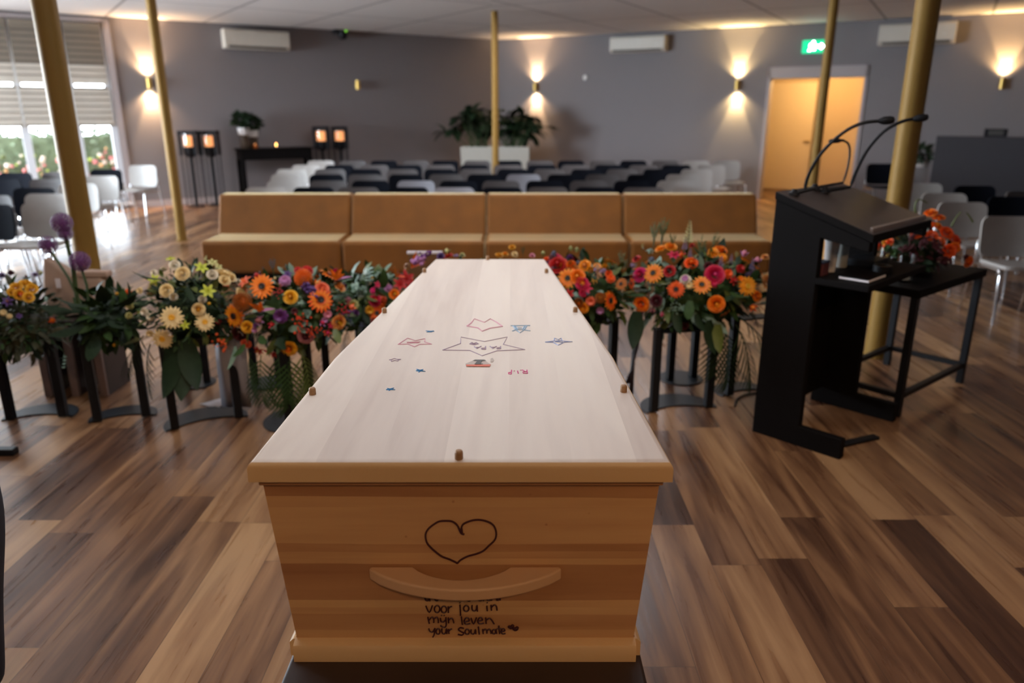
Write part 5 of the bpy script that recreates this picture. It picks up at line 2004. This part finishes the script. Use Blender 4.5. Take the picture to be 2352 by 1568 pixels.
for px, py, sz, d in ((200, 700, .17, (-.5, -.5, .35)), (240, 690, .18, (.3, -.6, .5)), (255, 735, .18, (.8, -.5, -.1)), (190, 745, .17, (-.8, -.6, -.2)), (220, 770, .17, (.1, -.8, -.6)), (270, 700, .15, (.8, -.3, .4)), (165, 715, .15, (-.9, -.3, .3)), (235, 720, .19, (0, -.9, .3))):
    hang(t, 'leaf', 'leaf.leaf_dark', px, py, 3.74, sz, d, rf.uniform(2.6, 3.6))

# dark greens at the left edge
t = arrangement('dark fern and conifer arrangement with yellow roses at the left edge', (-2.70, 3.90, 0.545), (0.27, 0.23, 0.235), 0.42,
                [(38, 660, 13, 'rose.yellow'), (58, 655, 14, 'rose.yellow'), (72, 665, 13, 'rose.yellow'), (45, 678, 13, 'rose.gold-orange'), (65, 684, 12, 'rose.yellow-gold'), (28, 672, 10, 'rose.yellow'), (18, 694, 14, 'lily.violet-gold'),
                 (8, 718, 8, 'carnation.cream'), (22, 726, 7, 'carnation.cream'), (44, 726, 8, 'lily.violet-violet'), (25, 628, 9, 'carnation.burgundy'), (5, 635, 11, 'carnation.lavender'), (80, 632, 8, 'carnation.lavender'), (92, 628, 7, 'bud.palelime-leaf_green'),
                 (105, 690, 8, 'eucalyptus.leaf_aqua', (.3, -.3, .8)), (60, 640, 9, 'bud.burgundy-leaf_green')],
                [M_FERN, M_LEAFD, M_FERN, M_LEAF], [('bud.berry-leaf_green', 8, .008, .012)], 3, 1300, 0.09, wispy=True)
# orange gerbera
GO, GR = 'gerbera.orange-amber-dark', 'gerbera.redorange-orange-dark'
t = arrangement('vivid orange gerbera, rose and strelitzia flowers directly left of the coffin', (-1.165, 3.90, 0.625), (0.335, 0.25, 0.235), 0.42,
                [(605, 661, 29, 'gerbera.orange-orange-dark'), (543, 725, 29, GO), (735, 690, 30, GR), (563, 695, 28, 'pincushion.bronze-orange'), (697, 645, 28, 'pincushion.orange-bronze'),
                 (606, 708, 30, 'strelitzia.orange-lilac-violet', (-.2, -.55, .8), 0.2), (765, 648, 28, 'strelitzia.orange-lilac-violet', (.1, -.3, 1), 0.1), (535, 664, 24, 'strelitzia.redorange-amber-violet', (-.6, -.4, .7), 2.6),
                 (566, 650, 20, 'lily.coral-orange'), (668, 683, 16, 'rose.yellow-gold'), (664, 797, 18, 'rose.gold-orange'), (776, 739, 17, 'rose.peach-gold'), (570, 750, 14, 'rose.gold'), (739, 665, 16, 'rose.coral'), (567, 787, 12, 'rose.coral-redorange'),
                 (806, 705, 10, 'bud.coral-orange'), (728, 652, 10, 'bud.peach-orange'), (702, 769, 18, 'rose.mauve-burgundy'), (655, 646, 15, 'carnation.lilac'), (645, 726, 19, 'carnation.purple'), (710, 668, 20, 'celosia.violet'),
                 (705, 624, 16, 'carnation.red'), (685, 622, 11, 'carnation.red'), (553, 766, 19, 'rose.burgundy'), (697, 735, 22, 'berries.berry-leaf_green'), (716, 752, 18, 'berries.berry-leaf_green'), (512, 780, 24, 'berries.redorange-leaf_yellowgreen'),
                 (642, 668, 13, 'berries.red-leaf_green'), (787, 708, 16, 'berries.red-leaf_green'), (596, 801, 15, 'lily.red-gold'), (616, 804, 12, 'lily.crimson-gold'), (629, 812, 9, 'bud.red-coral'), (752, 763, 9, 'bud.crimson-coral'), (741, 740, 9, 'bud.crimson-lilac'),
                 (752, 722, 11, 'carnation.pink'), (746, 735, 8, 'carnation.lilac'), (585, 757, 8, 'carnation.lilac'), (586, 747, 6, 'carnation.purple'), (661, 632, 12, 'lily.violet'), (592, 636, 12, 'bud.red-burgundy'), (503, 738, 11, 'bud.crimson-red'),
                 (506, 713, 9, 'carnation.lilac'), (795, 718, 11, 'celosia.purple'), (760, 745, 10, 'lily.crimson'), (605, 620, 7, 'sprig.steel-stem_green', UP), (628, 618, 22, 'sprig.steel-stem_green', UP), (693, 700, 14, 'eucalyptus.leaf_bluegreen', (.1, -.8, .6)),
                 (690, 693, 12, 'eucalyptus.leaf_bluegreen', UP), (595, 735, 12, 'bud.mauve-lilac', (.8, -.5, .1)), (632, 640, 6, 'bud.cream-leaf_green'), (525, 700, 13, 'eucalyptus.leaf_bluegreen', (-.5, -.6, .4)), (677, 715, 9, 'carnation.burgundy'), (625, 745, 9, 'bud.red-crimson')],
                MIDL, [('rose.peach', 4, .03, .04), ('gerbera.orange-amber-dark', 3, .05, .06), ('carnation.purple', 4, .025, .035), ('bud.coral-orange', 6, .015, .022)], 4, 460, 0.115)
for px, py, sz, d in ((640, 810, .26, (0, -.35, -1)), (665, 815, .27, (.12, -.3, -1)), (600, 815, .24, (-.15, -.3, -1)), (690, 805, .25, (.45, -.3, -1)), (575, 810, .2, (-.2, -.3, -1))):
    hang(t, 'palm_frond', 'frond.leaf_green' if px < 670 else 'frond.leaf_yellowgreen', px, py, 3.72, sz, d, rf.uniform(-.5, .5))
for px, py, sz, key, d in ((540, 795, .13, 'longleaf.leaf_bluegreen', (-.2, -.4, -1)), (600, 770, .10, 'leaf.leaf_green', (.3, -.7, -.2)), (560, 790, .10, 'leaf.leaf_green', (-.3, -.7, -.4)), (640, 775, .10, 'leaf.leaf_dark', (.4, -.6, -.4)), (770, 755, .10, 'leaf.leaf_yellowgreen', (.3, -.6, -.5))):
    hang(t, 'leaf', key, px, py, 3.68, sz, d, PI)
# satin ribbon with white end
mb = MB()
rp = [at_y(516, 775, 3.86), at_y(520, 830, 3.86), at_y(528, 900, 3.90), at_y(532, 935, 3.95)]
rows = []
for i, p in enumerate(rp):
    if p.z < 0.004:
        p.z = 0.004
    rows.append([p - t.location + Vector((-0.06, 0.01, 0)), p - t.location + Vector((-0.01, -0.008, 0)), p - t.location + Vector((0.045, 0.008, 0)), p - t.location + Vector((0.115, -0.004, 0))])
mb.poly([q for r_ in rows for q in r_], [(i * 4 + j, i * 4 + j + 1, (i + 1) * 4 + j + 1, (i + 1) * 4 + j) for i in range(len(rows) - 1) for j in range(3)])
rb = mb.build('ribbon', M_RIBBON, t)
sd_ = rb.modifiers.new('thickness', 'SOLIDIFY')
sd_.thickness = 0.002
a_, b_ = on_z(462, 925, 0.003), on_z(508, 931, 0.003)
mb = MB()
mb.poly([a_ - t.location + Vector((0, -0.02, 0)), b_ - t.location + Vector((0, -0.05, 0)), b_ - t.location + Vector((0.03, 0.07, 0.03)), a_ - t.location + Vector((0.07, 0.05, 0))], [(0, 1, 2, 3)])
rb = mb.build('ribbon_end', M_PAPER, t)
sd_ = rb.modifiers.new('thickness', 'SOLIDIFY')
sd_.thickness = 0.002

# red and green, left behind the coffin
t = arrangement('red, magenta and green flowers partly hidden behind the coffin, left', (-0.87, 4.32, 0.56), (0.36, 0.24, 0.22), 0.40,
                [(868, 655, 10, 'lily.crimson'), (858, 668, 9, 'carnation.magenta'), (862, 690, 14, 'rose.crimson-coral'), (880, 688, 10, 'carnation.coral'), (905, 676, 12, 'rose.orange-gold'), (878, 699, 9, 'bud.redorange-orange'), (866, 718, 20, 'gerbera.orange-redorange-dark'),
                 (930, 645, 26, 'lily.red'), (918, 655, 20, 'lily.red'), (942, 622, 30, 'strelitzia.orange-coral-violet', (.3, -.3, .9), 0.1), (905, 640, 22, 'strelitzia.bronze-coral-steel', (-.2, -.3, 1), 0), (892, 662, 11, 'carnation.lilac'), (860, 735, 16, 'carnation.mauve'),
                 (850, 712, 12, 'carnation.gold'), (815, 665, 20, 'eucalyptus.leaf_aqua', (.2, -.5, .4)), (826, 668, 18, 'eucalyptus.leaf_aqua', (.9, -.4, .2)), (849, 642, 22, 'eucalyptus.leaf_aqua', UP), (855, 640, 7, 'bud.gold-leaf_yellowgreen'), (812, 700, 14, 'carnation.palelime'),
                 (800, 690, 12, 'bud.mauve-pink', (-.8, -.4, .3)), (805, 735, 15, 'berries.steel-stem_green'), (830, 745, 14, 'berries.steel-stem_green')],
                MIDL, [('rose.coral', 5, .03, .04), ('carnation.magenta', 5, .025, .03), ('gerbera.orange-amber-dark', 3, .045, .055)], 6, 420, 0.13)
for px, py, sz, key, d in ((880, 660, .12, 'leaf.leaf_green', (.1, -.2, 1)), (890, 680, .13, 'leaf.leaf_yellowgreen', (-.3, -.6, .4)), (820, 690, .14, 'leaf.leaf_green', (-.1, -.5, -1)), (840, 700, .12, 'leaf.leaf_dark', (.2, -.5, -1)), (845, 678, .09, 'leaf.leaf_yellowgreen', (.6, -.5, -.2))):
    hang(t, 'leaf', key, px, py, 4.10, sz, d, PI)
for px, py, sz, d in ((830, 760, .18, (-.2, -.3, -1)), (800, 755, .16, (-.5, -.3, -1))):
    hang(t, 'palm_frond', 'frond.leaf_dark', px, py, 4.15, sz, d, 0)

# behind the far end of the coffin
arrangement('mixed purple, yellow and red flowers peeping over the far end of the coffin', (-0.17, 4.15, 0.67), (0.36, 0.20, 0.19), 0.52,
            [(967, 605, 20, 'celosia.lilac'), (975, 596, 18, 'celosia.purple'), (966, 588, 6, 'bud.palelime-leaf_yellowgreen'), (984, 586, 6, 'bud.palelime-leaf_yellowgreen'), (935, 612, 9, 'carnation.tan'), (1030, 590, 11, 'rose.red-coral'), (1013, 589, 11, 'carnation.violet'),
             (1027, 579, 9, 'bud.palelime-leaf_yellowgreen', UP), (1048, 590, 8, 'celosia.lavender'), (1062, 587, 8, 'carnation.palelime', UP), (1146, 588, 9, 'rose.gold'), (1160, 585, 8, 'rose.gold-orange'), (1176, 569, 8, 'rose.gold'), (1182, 585, 9, 'carnation.cream'),
             (1200, 582, 14, 'sprig.leaf_green-stem_green', UP), (1222, 588, 8, 'carnation.pink'), (1247, 583, 7, 'bud.palelime-leaf_yellowgreen', UP)],
            MIDL, [('rose.gold', 4, .025, .035), ('carnation.violet', 4, .02, .03)], 7, 260, 0.10)

# orange and burgundy, right behind the coffin
t = arrangement('orange, red and burgundy flowers partly hidden behind the coffin, right', (0.43, 4.08, 0.67), (0.31, 0.22, 0.215), 0.47,
                [(1275, 598, 19, 'carnation.crimson-burgundy'), (1283, 612, 22, 'rose.red'), (1273, 583, 9, 'thistle.steel-lavender', UP), (1272, 620, 12, 'thistle.steel-steel'), (1328, 606, 9, 'thistle.steel-dark', UP), (1309, 594, 9, 'ball.purple', UP), (1256, 605, 9, 'carnation.violet'),
                 (1255, 596, 7, 'rose.redorange'), (1293, 607, 9, 'rose.amber'), (1313, 612, 14, 'ball.orange-bronze'), (1343, 612, 14, 'rose.amber-peach'), (1318, 622, 13, 'rose.bronze-orange'), (1356, 621, 9, 'ball.gold'), (1389, 616, 10, 'ball.gold'), (1372, 614, 12, 'carnation.peach'),
                 (1376, 624, 14, 'celosia.lavender'), (1305, 641, 24, 'gerbera.amber-orange-dark'), (1326, 637, 18, 'rose.orange-amber'), (1337, 652, 15, 'rose.crimson-amber'), (1348, 662, 15, 'lily.crimson'), (1340, 672, 10, 'rose.crimson'), (1308, 676, 15, 'lily.red'), (1376, 632, 15, 'celosia.tan'),
                 (1402, 640, 12, 'carnation.redorange'), (1398, 630, 9, 'rose.redorange'), (1366, 645, 9, 'berries.gold-leaf_green'), (1378, 684, 17, 'pincushion.bronze-gold'), (1400, 690, 24, 'gerbera.orange-redorange-dark', (.7, -.6, .2)), (1356, 692, 13, 'carnation.coral'), (1329, 694, 13, 'ball.bronze-orange'),
                 (1378, 713, 10, 'carnation.lilac'), (1311, 572, 8, 'bud.palelime-leaf_yellowgreen', (0, -.2, -1)), (1325, 575, 8, 'bud.palelime-leaf_yellowgreen', (0, -.2, -1)), (1425, 653, 16, 'gerbera.bronze-bronze-dark', (-.5, -.6, .5)), (1449, 652, 14, 'gerbera.redorange-redorange-dark', (-.9, -.3, .1)),
                 (1425, 602, 26, 'sprig.leaf_yellowgreen-stem_green', UP), (1412, 618, 16, 'sprig.leaf_yellowgreen-stem_green', UP), (1340, 706, 12, 'rose.amber'), (1290, 655, 8, 'sprig.palelime-stem_green'), (1350, 675, 9, 'thistle.steel-dark')],
                MIDL, [('rose.amber', 5, .03, .04), ('carnation.crimson', 5, .025, .035), ('gerbera.amber-orange-dark', 3, .04, .055)], 8, 360, 0.11)

# tall mixed arrangement beside the lectern
GA = 'gerbera.amber-orange-dark'
t = arrangement('large mixed arrangement with amber gerberas and red roses beside the lectern', (1.05, 4.12, 0.665), (0.415, 0.27, 0.245), 0.44,
                [(1502, 630, 24, GA), (1611, 655, 23, GA), (1714, 658, 24, 'gerbera.amber-amber-gold'), (1553, 665, 21, 'gerbera.redorange-redorange-dark'), (1475, 697, 18, 'rose.orange-redorange'), (1644, 697, 19, 'rose.orange-amber'), (1664, 718, 15, 'gerbera.orange-bronze-dark', (.4, -.3, -.6)),
                 (1587, 606, 15, 'rose.redorange-orange'), (1518, 574, 13, 'rose.amber'), (1541, 569, 14, 'rose.amber-orange'), (1655, 577, 15, 'rose.orange'), (1638, 582, 15, 'carnation.amber'), (1660, 592, 11, 'carnation.amber'), (1538, 624, 14, 'rose.red-burgundy'), (1640, 633, 22, 'rose.crimson-magenta'),
                 (1640, 650, 13, 'carnation.crimson'), (1472, 633, 17, 'rose.magenta-crimson'), (1548, 590, 17, 'lily.crimson-red'), (1565, 588, 10, 'bud.redorange-red'), (1463, 596, 10, 'rose.red-burgundy'), (1672, 630, 13, 'carnation.redorange'), (1684, 645, 13, 'lily.red'), (1700, 618, 12, 'carnation.red'),
                 (1574, 566, 20, 'spike.lavender-stem_green', UP), (1585, 585, 15, 'spike.lavender-stem_green', UP), (1655, 606, 18, 'spike.lavender-stem_green', UP), (1678, 600, 16, 'spike.lavender-stem_green', UP), (1725, 612, 18, 'spike.lavender-stem_green', UP), (1574, 643, 15, 'carnation.white-lilac'), (1583, 656, 10, 'carnation.cream'),
                 (1709, 584, 10, 'bud.pink-lilac', UP), (1738, 600, 11, 'bud.pink-lilac', UP), (1756, 592, 11, 'carnation.peach', UP), (1690, 592, 14, 'sprig.palelime-stem_green', UP), (1762, 650, 18, 'rose.peach-orange'), (1505, 545, 34, 'sprig.leaf_yellowgreen-stem_green', UP), (1524, 540, 38, 'sprig.leaf_yellowgreen-stem_green', (.05, -.1, 1)),
                 (1545, 560, 24, 'sprig.leaf_yellowgreen-stem_green', UP), (1582, 545, 34, 'spike.palelime-stem_green', UP), (1610, 580, 34, 'sprig.leaf_yellowgreen-stem_green', UP), (1640, 562, 26, 'sprig.leaf_yellowgreen-stem_green', (.3, -.1, 1)), (1492, 580, 10, 'berries.leaf_aqua-stem_green', UP), (1476, 570, 10, 'sprig.palelime-stem_green', UP),
                 (1455, 612, 10, 'thistle.lavender-leaf_aqua'), (1440, 610, 18, 'sprig.leaf_yellowgreen-stem_green', (-.3, -.2, .9)), (1508, 690, 14, 'rose.burgundy'), (1550, 705, 17, 'berries.leaf_bluegreen-stem_green'), (1628, 614, 12, 'rose.burgundy'), (1515, 662, 12, 'carnation.leaf_green'), (1740, 742, 22, 'spike.lavender-stem_green', (.8, -.5, -.35)),
                 (1760, 748, 16, 'spike.palelime-stem_green', (.9, -.4, -.2)), (1737, 680, 12, 'rose.orange'), (1728, 705, 10, 'bud.orange-redorange'), (1500, 712, 9, 'bud.burgundy-mauve', DN), (1520, 720, 8, 'bud.magenta-mauve', DN), (1572, 650, 6, 'bud.lilac-leaf_green'), (1568, 747, 14, 'rose.burgundy', (0, -.6, -.5)), (1700, 642, 10, 'carnation.orange'),
                 (1590, 565, 8, 'carnation.red'), (1498, 598, 10, 'thistle.steel-leaf_aqua', UP)],
                MIDL, [('rose.orange', 5, .035, .045), ('carnation.crimson', 5, .025, .035), ('spike.lavender-stem_green', 4, .05, .07), ('gerbera.amber-orange-dark', 3, .05, .06)], 9, 520, 0.125)
for px, py, sz, d in ((1690, 745, .30, (.45, -.35, -.75)), (1665, 755, .28, (.3, -.35, -1)), (1700, 730, .28, (.8, -.3, -.5)), (1650, 750, .25, (.1, -.3, -1))):
    hang(t, 'palm_frond', 'frond.leaf_dark', px, py, 3.90, sz, d, rf.uniform(-.4, .4))
for px, py, sz, key, d in ((1462, 715, .21, 'leaf.leaf_dark', (-.10, -.3, -1)), (1630, 735, .19, 'leaf.leaf_dark', (.15, -.3, -1)), (1650, 745, .16, 'leaf.leaf_yellowgreen', (.05, -.3, -1)), (1555, 715, .13, 'leaf.leaf_dark', (.1, -.5, -1)),
                           (1585, 690, .13, 'leaf.leaf_green', (-.2, -.7, -.6)), (1680, 670, .13, 'leaf.leaf_green', (.5, -.7, .0)), (1520, 650, .10, 'leaf.leaf_yellowgreen', (.5, -.7, .3)), (1600, 720, .12, 'leaf.leaf_dark', (.3, -.6, -.7))):
    hang(t, 'leaf', key, px, py, 3.86, sz, d, PI)
mb = MB()
for k, pts in enumerate(([(1462, 715), (1465, 780), (1455, 830), (1449, 905)], [(1470, 715), (1458, 800), (1450, 850), (1441, 880)])):
    rows = []
    for i, (x, y) in enumerate(pts):
        p = at_y(x, y, 3.93 + 0.01 * k) - t.location
        wv = (0.020, 0.014, 0.008, 0.014)[i]
        rows.append([p + Vector((-wv, 0.0, 0)), p + Vector((0, -0.008, 0)), p + Vector((wv, 0.0, 0))])
    mb.poly([q for r_ in rows for q in r_], [(i * 3 + j, i * 3 + j + 1, (i + 1) * 3 + j + 1, (i + 1) * 3 + j) for i in range(3) for j in range(2)])
rb = mb.build('ribbon', M_RIBBONK, t)
sd_ = rb.modifiers.new('thickness', 'SOLIDIFY')
sd_.thickness = 0.0015

# dark arrangement with orange roses on the black table
c_ = TM @ Vector((0.44, 0.22, TT + 0.13))
t = arrangement('dark purple bouquet with orange roses on the black table behind the lectern', tuple(c_), (0.225, 0.19, 0.145), TT,
                [(2137, 492, 14, 'rose.orange'), (2156, 503, 13, 'rose.orange-redorange'), (2150, 521, 13, 'rose.orange-amber'), (2105, 538, 13, 'rose.redorange'), (2139, 543, 13, 'rose.redorange-coral'), (2172, 536, 15, 'rose.redorange'), (2190, 552, 15, 'rose.redorange-berry'), (2178, 576, 15, 'rose.redorange'),
                 (2192, 568, 12, 'rose.orange-redorange'), (2222, 600, 13, 'rose.orange-redorange'), (2115, 534, 8, 'rose.berry'), (2034, 556, 7, 'rose.gold'), (2012, 562, 8, 'rose.pink-white'), (2095, 545, 10, 'celosia.burgundy'), (2120, 560, 14, 'celosia.burgundy'), (2150, 570, 16, 'celosia.burgundy'), (2165, 595, 14, 'celosia.burgundy'), (2085, 570, 13, 'celosia.burgundy'),
                 (2105, 590, 13, 'celosia.burgundy'), (2055, 580, 12, 'carnation.leaf_green'), (2040, 570, 10, 'carnation.leaf_green'), (2215, 590, 12, 'celosia.burgundy')],
                [M_LEAFD, PET['burgundy'], M_LEAFD, M_LEAFD], [('rose.redorange', 4, .03, .035)], 10, 240, 0.09, group='flower arrangements')
mb = MB()
for pts in ([(2105, 500), (2102, 470), (2112, 458), (2130, 466)], [(2185, 520), (2196, 500), (2208, 486)], [(2235, 510), (2228, 498), (2220, 488)]):
    P = [at_y(x, y, c_.y - 0.05) - t.location for x, y in smooth(pts, 4)]
    mb.tube(P, 0.006, 5, 0.003)
mb.build('curled_stems', M_LEAFY, t)

# ---------------------------------------------------------------- bench and kraft bag at the left
t = thing('wooden_bench', 'dark wooden bench with upright panels behind the allium flowers', 'bench', (-2.68, 4.33, 0))
for x in (-2.80, -2.635, -2.465):
    mb = MB()
    mb.box2((x - 0.022 + 2.68, -0.10, 0), (x + 0.022 + 2.68, 0.16, 0.455))
    p_ = mb.build('side_panel', M_BENCH, t, bevel=0.002)
    mb = MB()
    mb.box2((x - 0.022 + 2.68, -0.125, 0), (x + 0.022 + 2.68, -0.10, 0.455))
    mb.build('panel_edge', M_BENCHE, p_, bevel=0.002)
mb = MB()
mb.box2((-0.17, -0.125, 0.455), (0.24, 0.17, 0.475))
mb.build('seat_board', M_BENCH, t, bevel=0.003)
mb = MB()
mb.box2((-0.12, 0.12, 0.05), (0.195, 0.15, 0.455))
mb.build('back_board', M_BENCH, t)

t = thing('paper_bag', 'crumpled kraft paper bag on the bench behind the alliums', 'bag', (-2.66, 4.36, 0.475))
mb = MB()
pts = [(105, 592), (128, 600), (150, 614), (170, 624), (205, 620), (240, 622), (252, 640), (262, 672), (262, 716), (130, 720), (112, 670), (108, 640)]
out = [at_y(x, y, 4.36) - t.location for x, y in pts]
out = [Vector((p.x, p.y, max(0.0, p.z))) for p in out]
rings = []
for dy, k in ((-0.07, 0.93), (-0.045, 1.0), (0.045, 1.0), (0.07, 0.93)):
    cx = sum(p.x for p in out) / len(out)
    rings.append([Vector((cx + (p.x - cx) * k, dy * (1.1 - p.z * 1.4), p.z * (1 if p.z < 0.01 else k))) for p in out])
mb.loft(rings)
mb.build('body', M_KRAFT, t, bevel=0.006)
mb = MB()
p = at_y(135, 650, 4.285) - t.location
mb.box((p.x, -0.082, p.z), (0.026, 0.006, 0.055))
mb.build('sticker', M_PAPER, t)
mb = MB()
a_, b_ = at_y(175, 626, 4.30) - t.location, at_y(246, 626, 4.30) - t.location
mb.box(((a_.x + b_.x) / 2, -0.03, (a_.z + b_.z) / 2 - 0.012), (b_.x - a_.x, 0.06, 0.035))
mb.build('folded_rim', mat('kraft_fold', (0.47, 0.31, 0.23), 0.75), t, bevel=0.008)

# framed picture seen from behind, over the far left corner of the coffin, on an easel
pa, pb = at_y(935, 577, 4.62), at_y(1016, 577, 4.62)
t = thing('picture_frame', 'framed picture seen from behind with a white top edge, beyond the coffin', 'picture frame', ((pa.x + pb.x) / 2, 4.62, 0))
w = (pb.x - pa.x) / 2
zt_ = pa.z
mb = MB()
mb.box2((-w, -0.012, zt_ - 0.016), (w, 0.014, zt_))
mb.build('top_edge', M_PAPER, t, bevel=0.003)
mb = MB()
mb.box2((-w + 0.006, -0.008, zt_ - 0.42), (w - 0.006, 0.010, zt_ - 0.016))
mb.build('backing', M_KRAFT if False else mat('brown_backing', (0.16, 0.075, 0.025), 0.7), t)
for x in (-w + 0.04, w - 0.04):
    mb = MB()
    mb.tube([(x, 0.02, zt_ - 0.40), (x * 1.5, 0.16, 0.0)], 0.009, 8)
    mb.build('leg', M_BLACK, t)
mb = MB()
mb.tube([(0, -0.01, zt_ - 0.30), (0, -0.22, 0.0)], 0.009, 8)
mb.build('leg', M_BLACK, t)

# black foot of a stand at the left edge
p = on_z(-80, 1043)
t = thing('floor_stand', 'black metal stand whose foot reaches in at the left edge', 'stand', (p.x, p.y, 0))
q = on_z(38, 1043)
mb = MB()
mb.box2((-0.20, -0.025, 0), (q.x - p.x, 0.025, 0.035))
mb.build('foot', M_BLACK, t, bevel=0.005)
mb = MB()
mb.box2((-0.025, -0.20, 0), (0.025, 0.20, 0.034))
mb.build('foot', M_BLACK, t, bevel=0.005)
MB().lathe([(0.018, 0.03), (0.018, 0.82)], 14).build('post', M_BLACK, t)
mb = MB()
mb.box2((-0.14, -0.10, 0.82), (0.14, 0.10, 0.835))
mb.build('top_plate', M_BLACK, t)

# ---------------------------------------------------------------- person at the left edge
PP = Vector((-1.522, 1.70, 0))
t = thing('person', 'person in navy trousers and jacket cut off by the left edge, standing', 'person', PP.to_tuple(), -PI / 2)


def skin_mesh(name, verts, edges, radii, m_, parent, sub=2):
    me = bpy.data.meshes.new(name)
    me.from_pydata([tuple(v) for v in verts], edges, [])
    me.materials.append(m_)
    o = bpy.data.objects.new(name, me)
    COL.objects.link(o)
    o.parent = parent
    sk = o.modifiers.new('skin', 'SKIN')
    sk.use_smooth_shade = True
    for i, r in enumerate(radii):
        v = me.skin_vertices[0].data[i]
        v.radius = r if isinstance(r, tuple) else (r, r)
        v.use_root = (i == 0)
    s_ = o.modifiers.new('sub', 'SUBSURF')
    s_.levels = s_.render_levels = sub
    return o


# local: faces +x (towards the coffin), left-right along y
bv = [(0, 0, 0.93), (0, 0, 1.12), (0.01, 0, 1.30), (0, 0, 1.42), (0.01, 0, 1.51), (0.035, 0, 1.585), (0.03, 0, 1.66), (0.02, 0, 1.73),
      (0, 0.09, 0.90), (0.015, 0.08, 0.50), (0, 0.04, 0.09), (0.12, 0.05, 0.04), (0, -0.09, 0.90), (0.02, -0.08, 0.50), (0, -0.04, 0.09), (0.12, -0.05, 0.04),
      (0, 0.19, 1.40), (0.0, 0.23, 1.14), (0.18, 0.10, 1.01), (0.23, 0.04, 0.99), (0, -0.19, 1.40), (0.0, -0.23, 1.14), (0.18, -0.10, 1.03), (0.23, -0.04, 1.02)]
be = [(0, 1), (1, 2), (2, 3), (3, 4), (4, 5), (5, 6), (6, 7), (0, 8), (8, 9), (9, 10), (10, 11), (0, 12), (12, 13), (13, 14), (14, 15), (3, 16), (16, 17), (17, 18), (18, 19), (3, 20), (20, 21), (21, 22), (22, 23)]
br_ = [(.11, .15), (.10, .14), (.11, .16), (.09, .14), .055, (.080, .066), (.098, .078), (.088, .072), .085, .058, .042, .032, .085, .058, .042, .032, .055, .043, .032, .026, .055, .043, .032, .026]
skin_mesh('body', bv, be, br_, M_SKIN, t)
# five fingers on each hand, clasped in front
for s_ in (1, -1):
    z0 = 0.985 if s_ > 0 else 1.018
    for k, ln in enumerate((0.060, 0.074, 0.078, 0.066)):
        b0 = Vector((0.245 + 0.004 * k, s_ * 0.035, z0 + 0.030 - 0.019 * k))
        skin_mesh('finger', [b0, b0 + Vector((0.012, -s_ * ln * 0.55, -0.004)), b0 + Vector((0.004, -s_ * ln, -0.010))], [(0, 1), (1, 2)], [.009, .0085, .007], M_SKIN, t, 1)
    b0 = Vector((0.225, s_ * 0.040, z0 + 0.035))
    skin_mesh('thumb', [b0, b0 + Vector((0.010, -s_ * 0.022, 0.018)), b0 + Vector((0.014, -s_ * 0.048, 0.022))], [(0, 1), (1, 2)], [.011, .010, .008], M_SKIN, t, 1)
# face
mb = MB()
for s_ in (1, -1):
    mb.ball((0.112, s_ * 0.032, 1.66), 0.013, 8, 6)
mb.build('eye', M_WHITE, t)
mb = MB()
mb.loft([[Vector((0.105, -0.012, 1.655)), Vector((0.105, 0.012, 1.655)), Vector((0.105, 0.008, 1.61)), Vector((0.105, -0.008, 1.61))], [Vector((0.115, -0.005, 1.65)), Vector((0.115, 0.005, 1.65)), Vector((0.138, 0.012, 1.615)), Vector((0.138, -0.012, 1.615))]])
mb.build('nose', M_SKIN, t, bevel=0.004)
mb = MB()
mb.ball((0.103, 0, 1.588), 0.022, 10, 6, (0.5, 1.0, 0.35))
mb.build('mouth', mat('lips', (0.42, 0.16, 0.13), 0.5), t)
for s_ in (1, -1):
    mb = MB()
    mb.ball((0.02, s_ * 0.078, 1.65), 0.03, 10, 6, (0.7, 0.35, 1.0))
    mb.build('ear', M_SKIN, t)
mb = MB()
mb.ball((-0.010, 0, 1.705), 0.110, 16, 10, (1.0, 0.86, 0.80))
mb.ball((-0.040, 0, 1.655), 0.092, 16, 10, (0.80, 0.90, 1.05))
mb.build('hair', M_HAIR, t)
# trousers, jacket, shoes
skin_mesh('trousers', [(0, 0, 0.94), (0, 0.085, 0.88), (0.0, 0.108, 0.64), (0.01, 0.085, 0.40), (0.0, 0.042, 0.10), (0, -0.085, 0.88), (0.0, -0.108, 0.64), (0.01, -0.085, 0.40), (0.0, -0.042, 0.10)],
          [(0, 1), (1, 2), (2, 3), (3, 4), (0, 5), (5, 6), (6, 7), (7, 8)], [(.13, .13), .112, .100, .074, .060, .112, .100, .074, .060], M_NAVY, t)
skin_mesh('jacket', [(0, 0, 0.80), (0, 0, 1.12), (0.01, 0, 1.30), (0, 0, 1.43), (0, 0.20, 1.40), (0, 0.235, 1.14), (0.16, 0.115, 1.02), (0, -0.20, 1.40), (0, -0.235, 1.14), (0.16, -0.115, 1.04), (0.004, 0, 1.505)],
          [(0, 1), (1, 2), (2, 3), (3, 4), (4, 5), (5, 6), (3, 7), (7, 8), (8, 9), (3, 10)], [(.155, .205), (.14, .18), (.145, .20), (.12, .175),   .088, .066, .052, .088, .066, .052, (.074, .070)], M_NAVY, t)
for s_ in (1, -1):
    mb = MB()
    mb.ball((0.06, s_ * 0.048, 0.045), 0.05, 12, 8, (2.4, 0.82, 0.9))
    mb.build('shoe', M_BLACK, t)
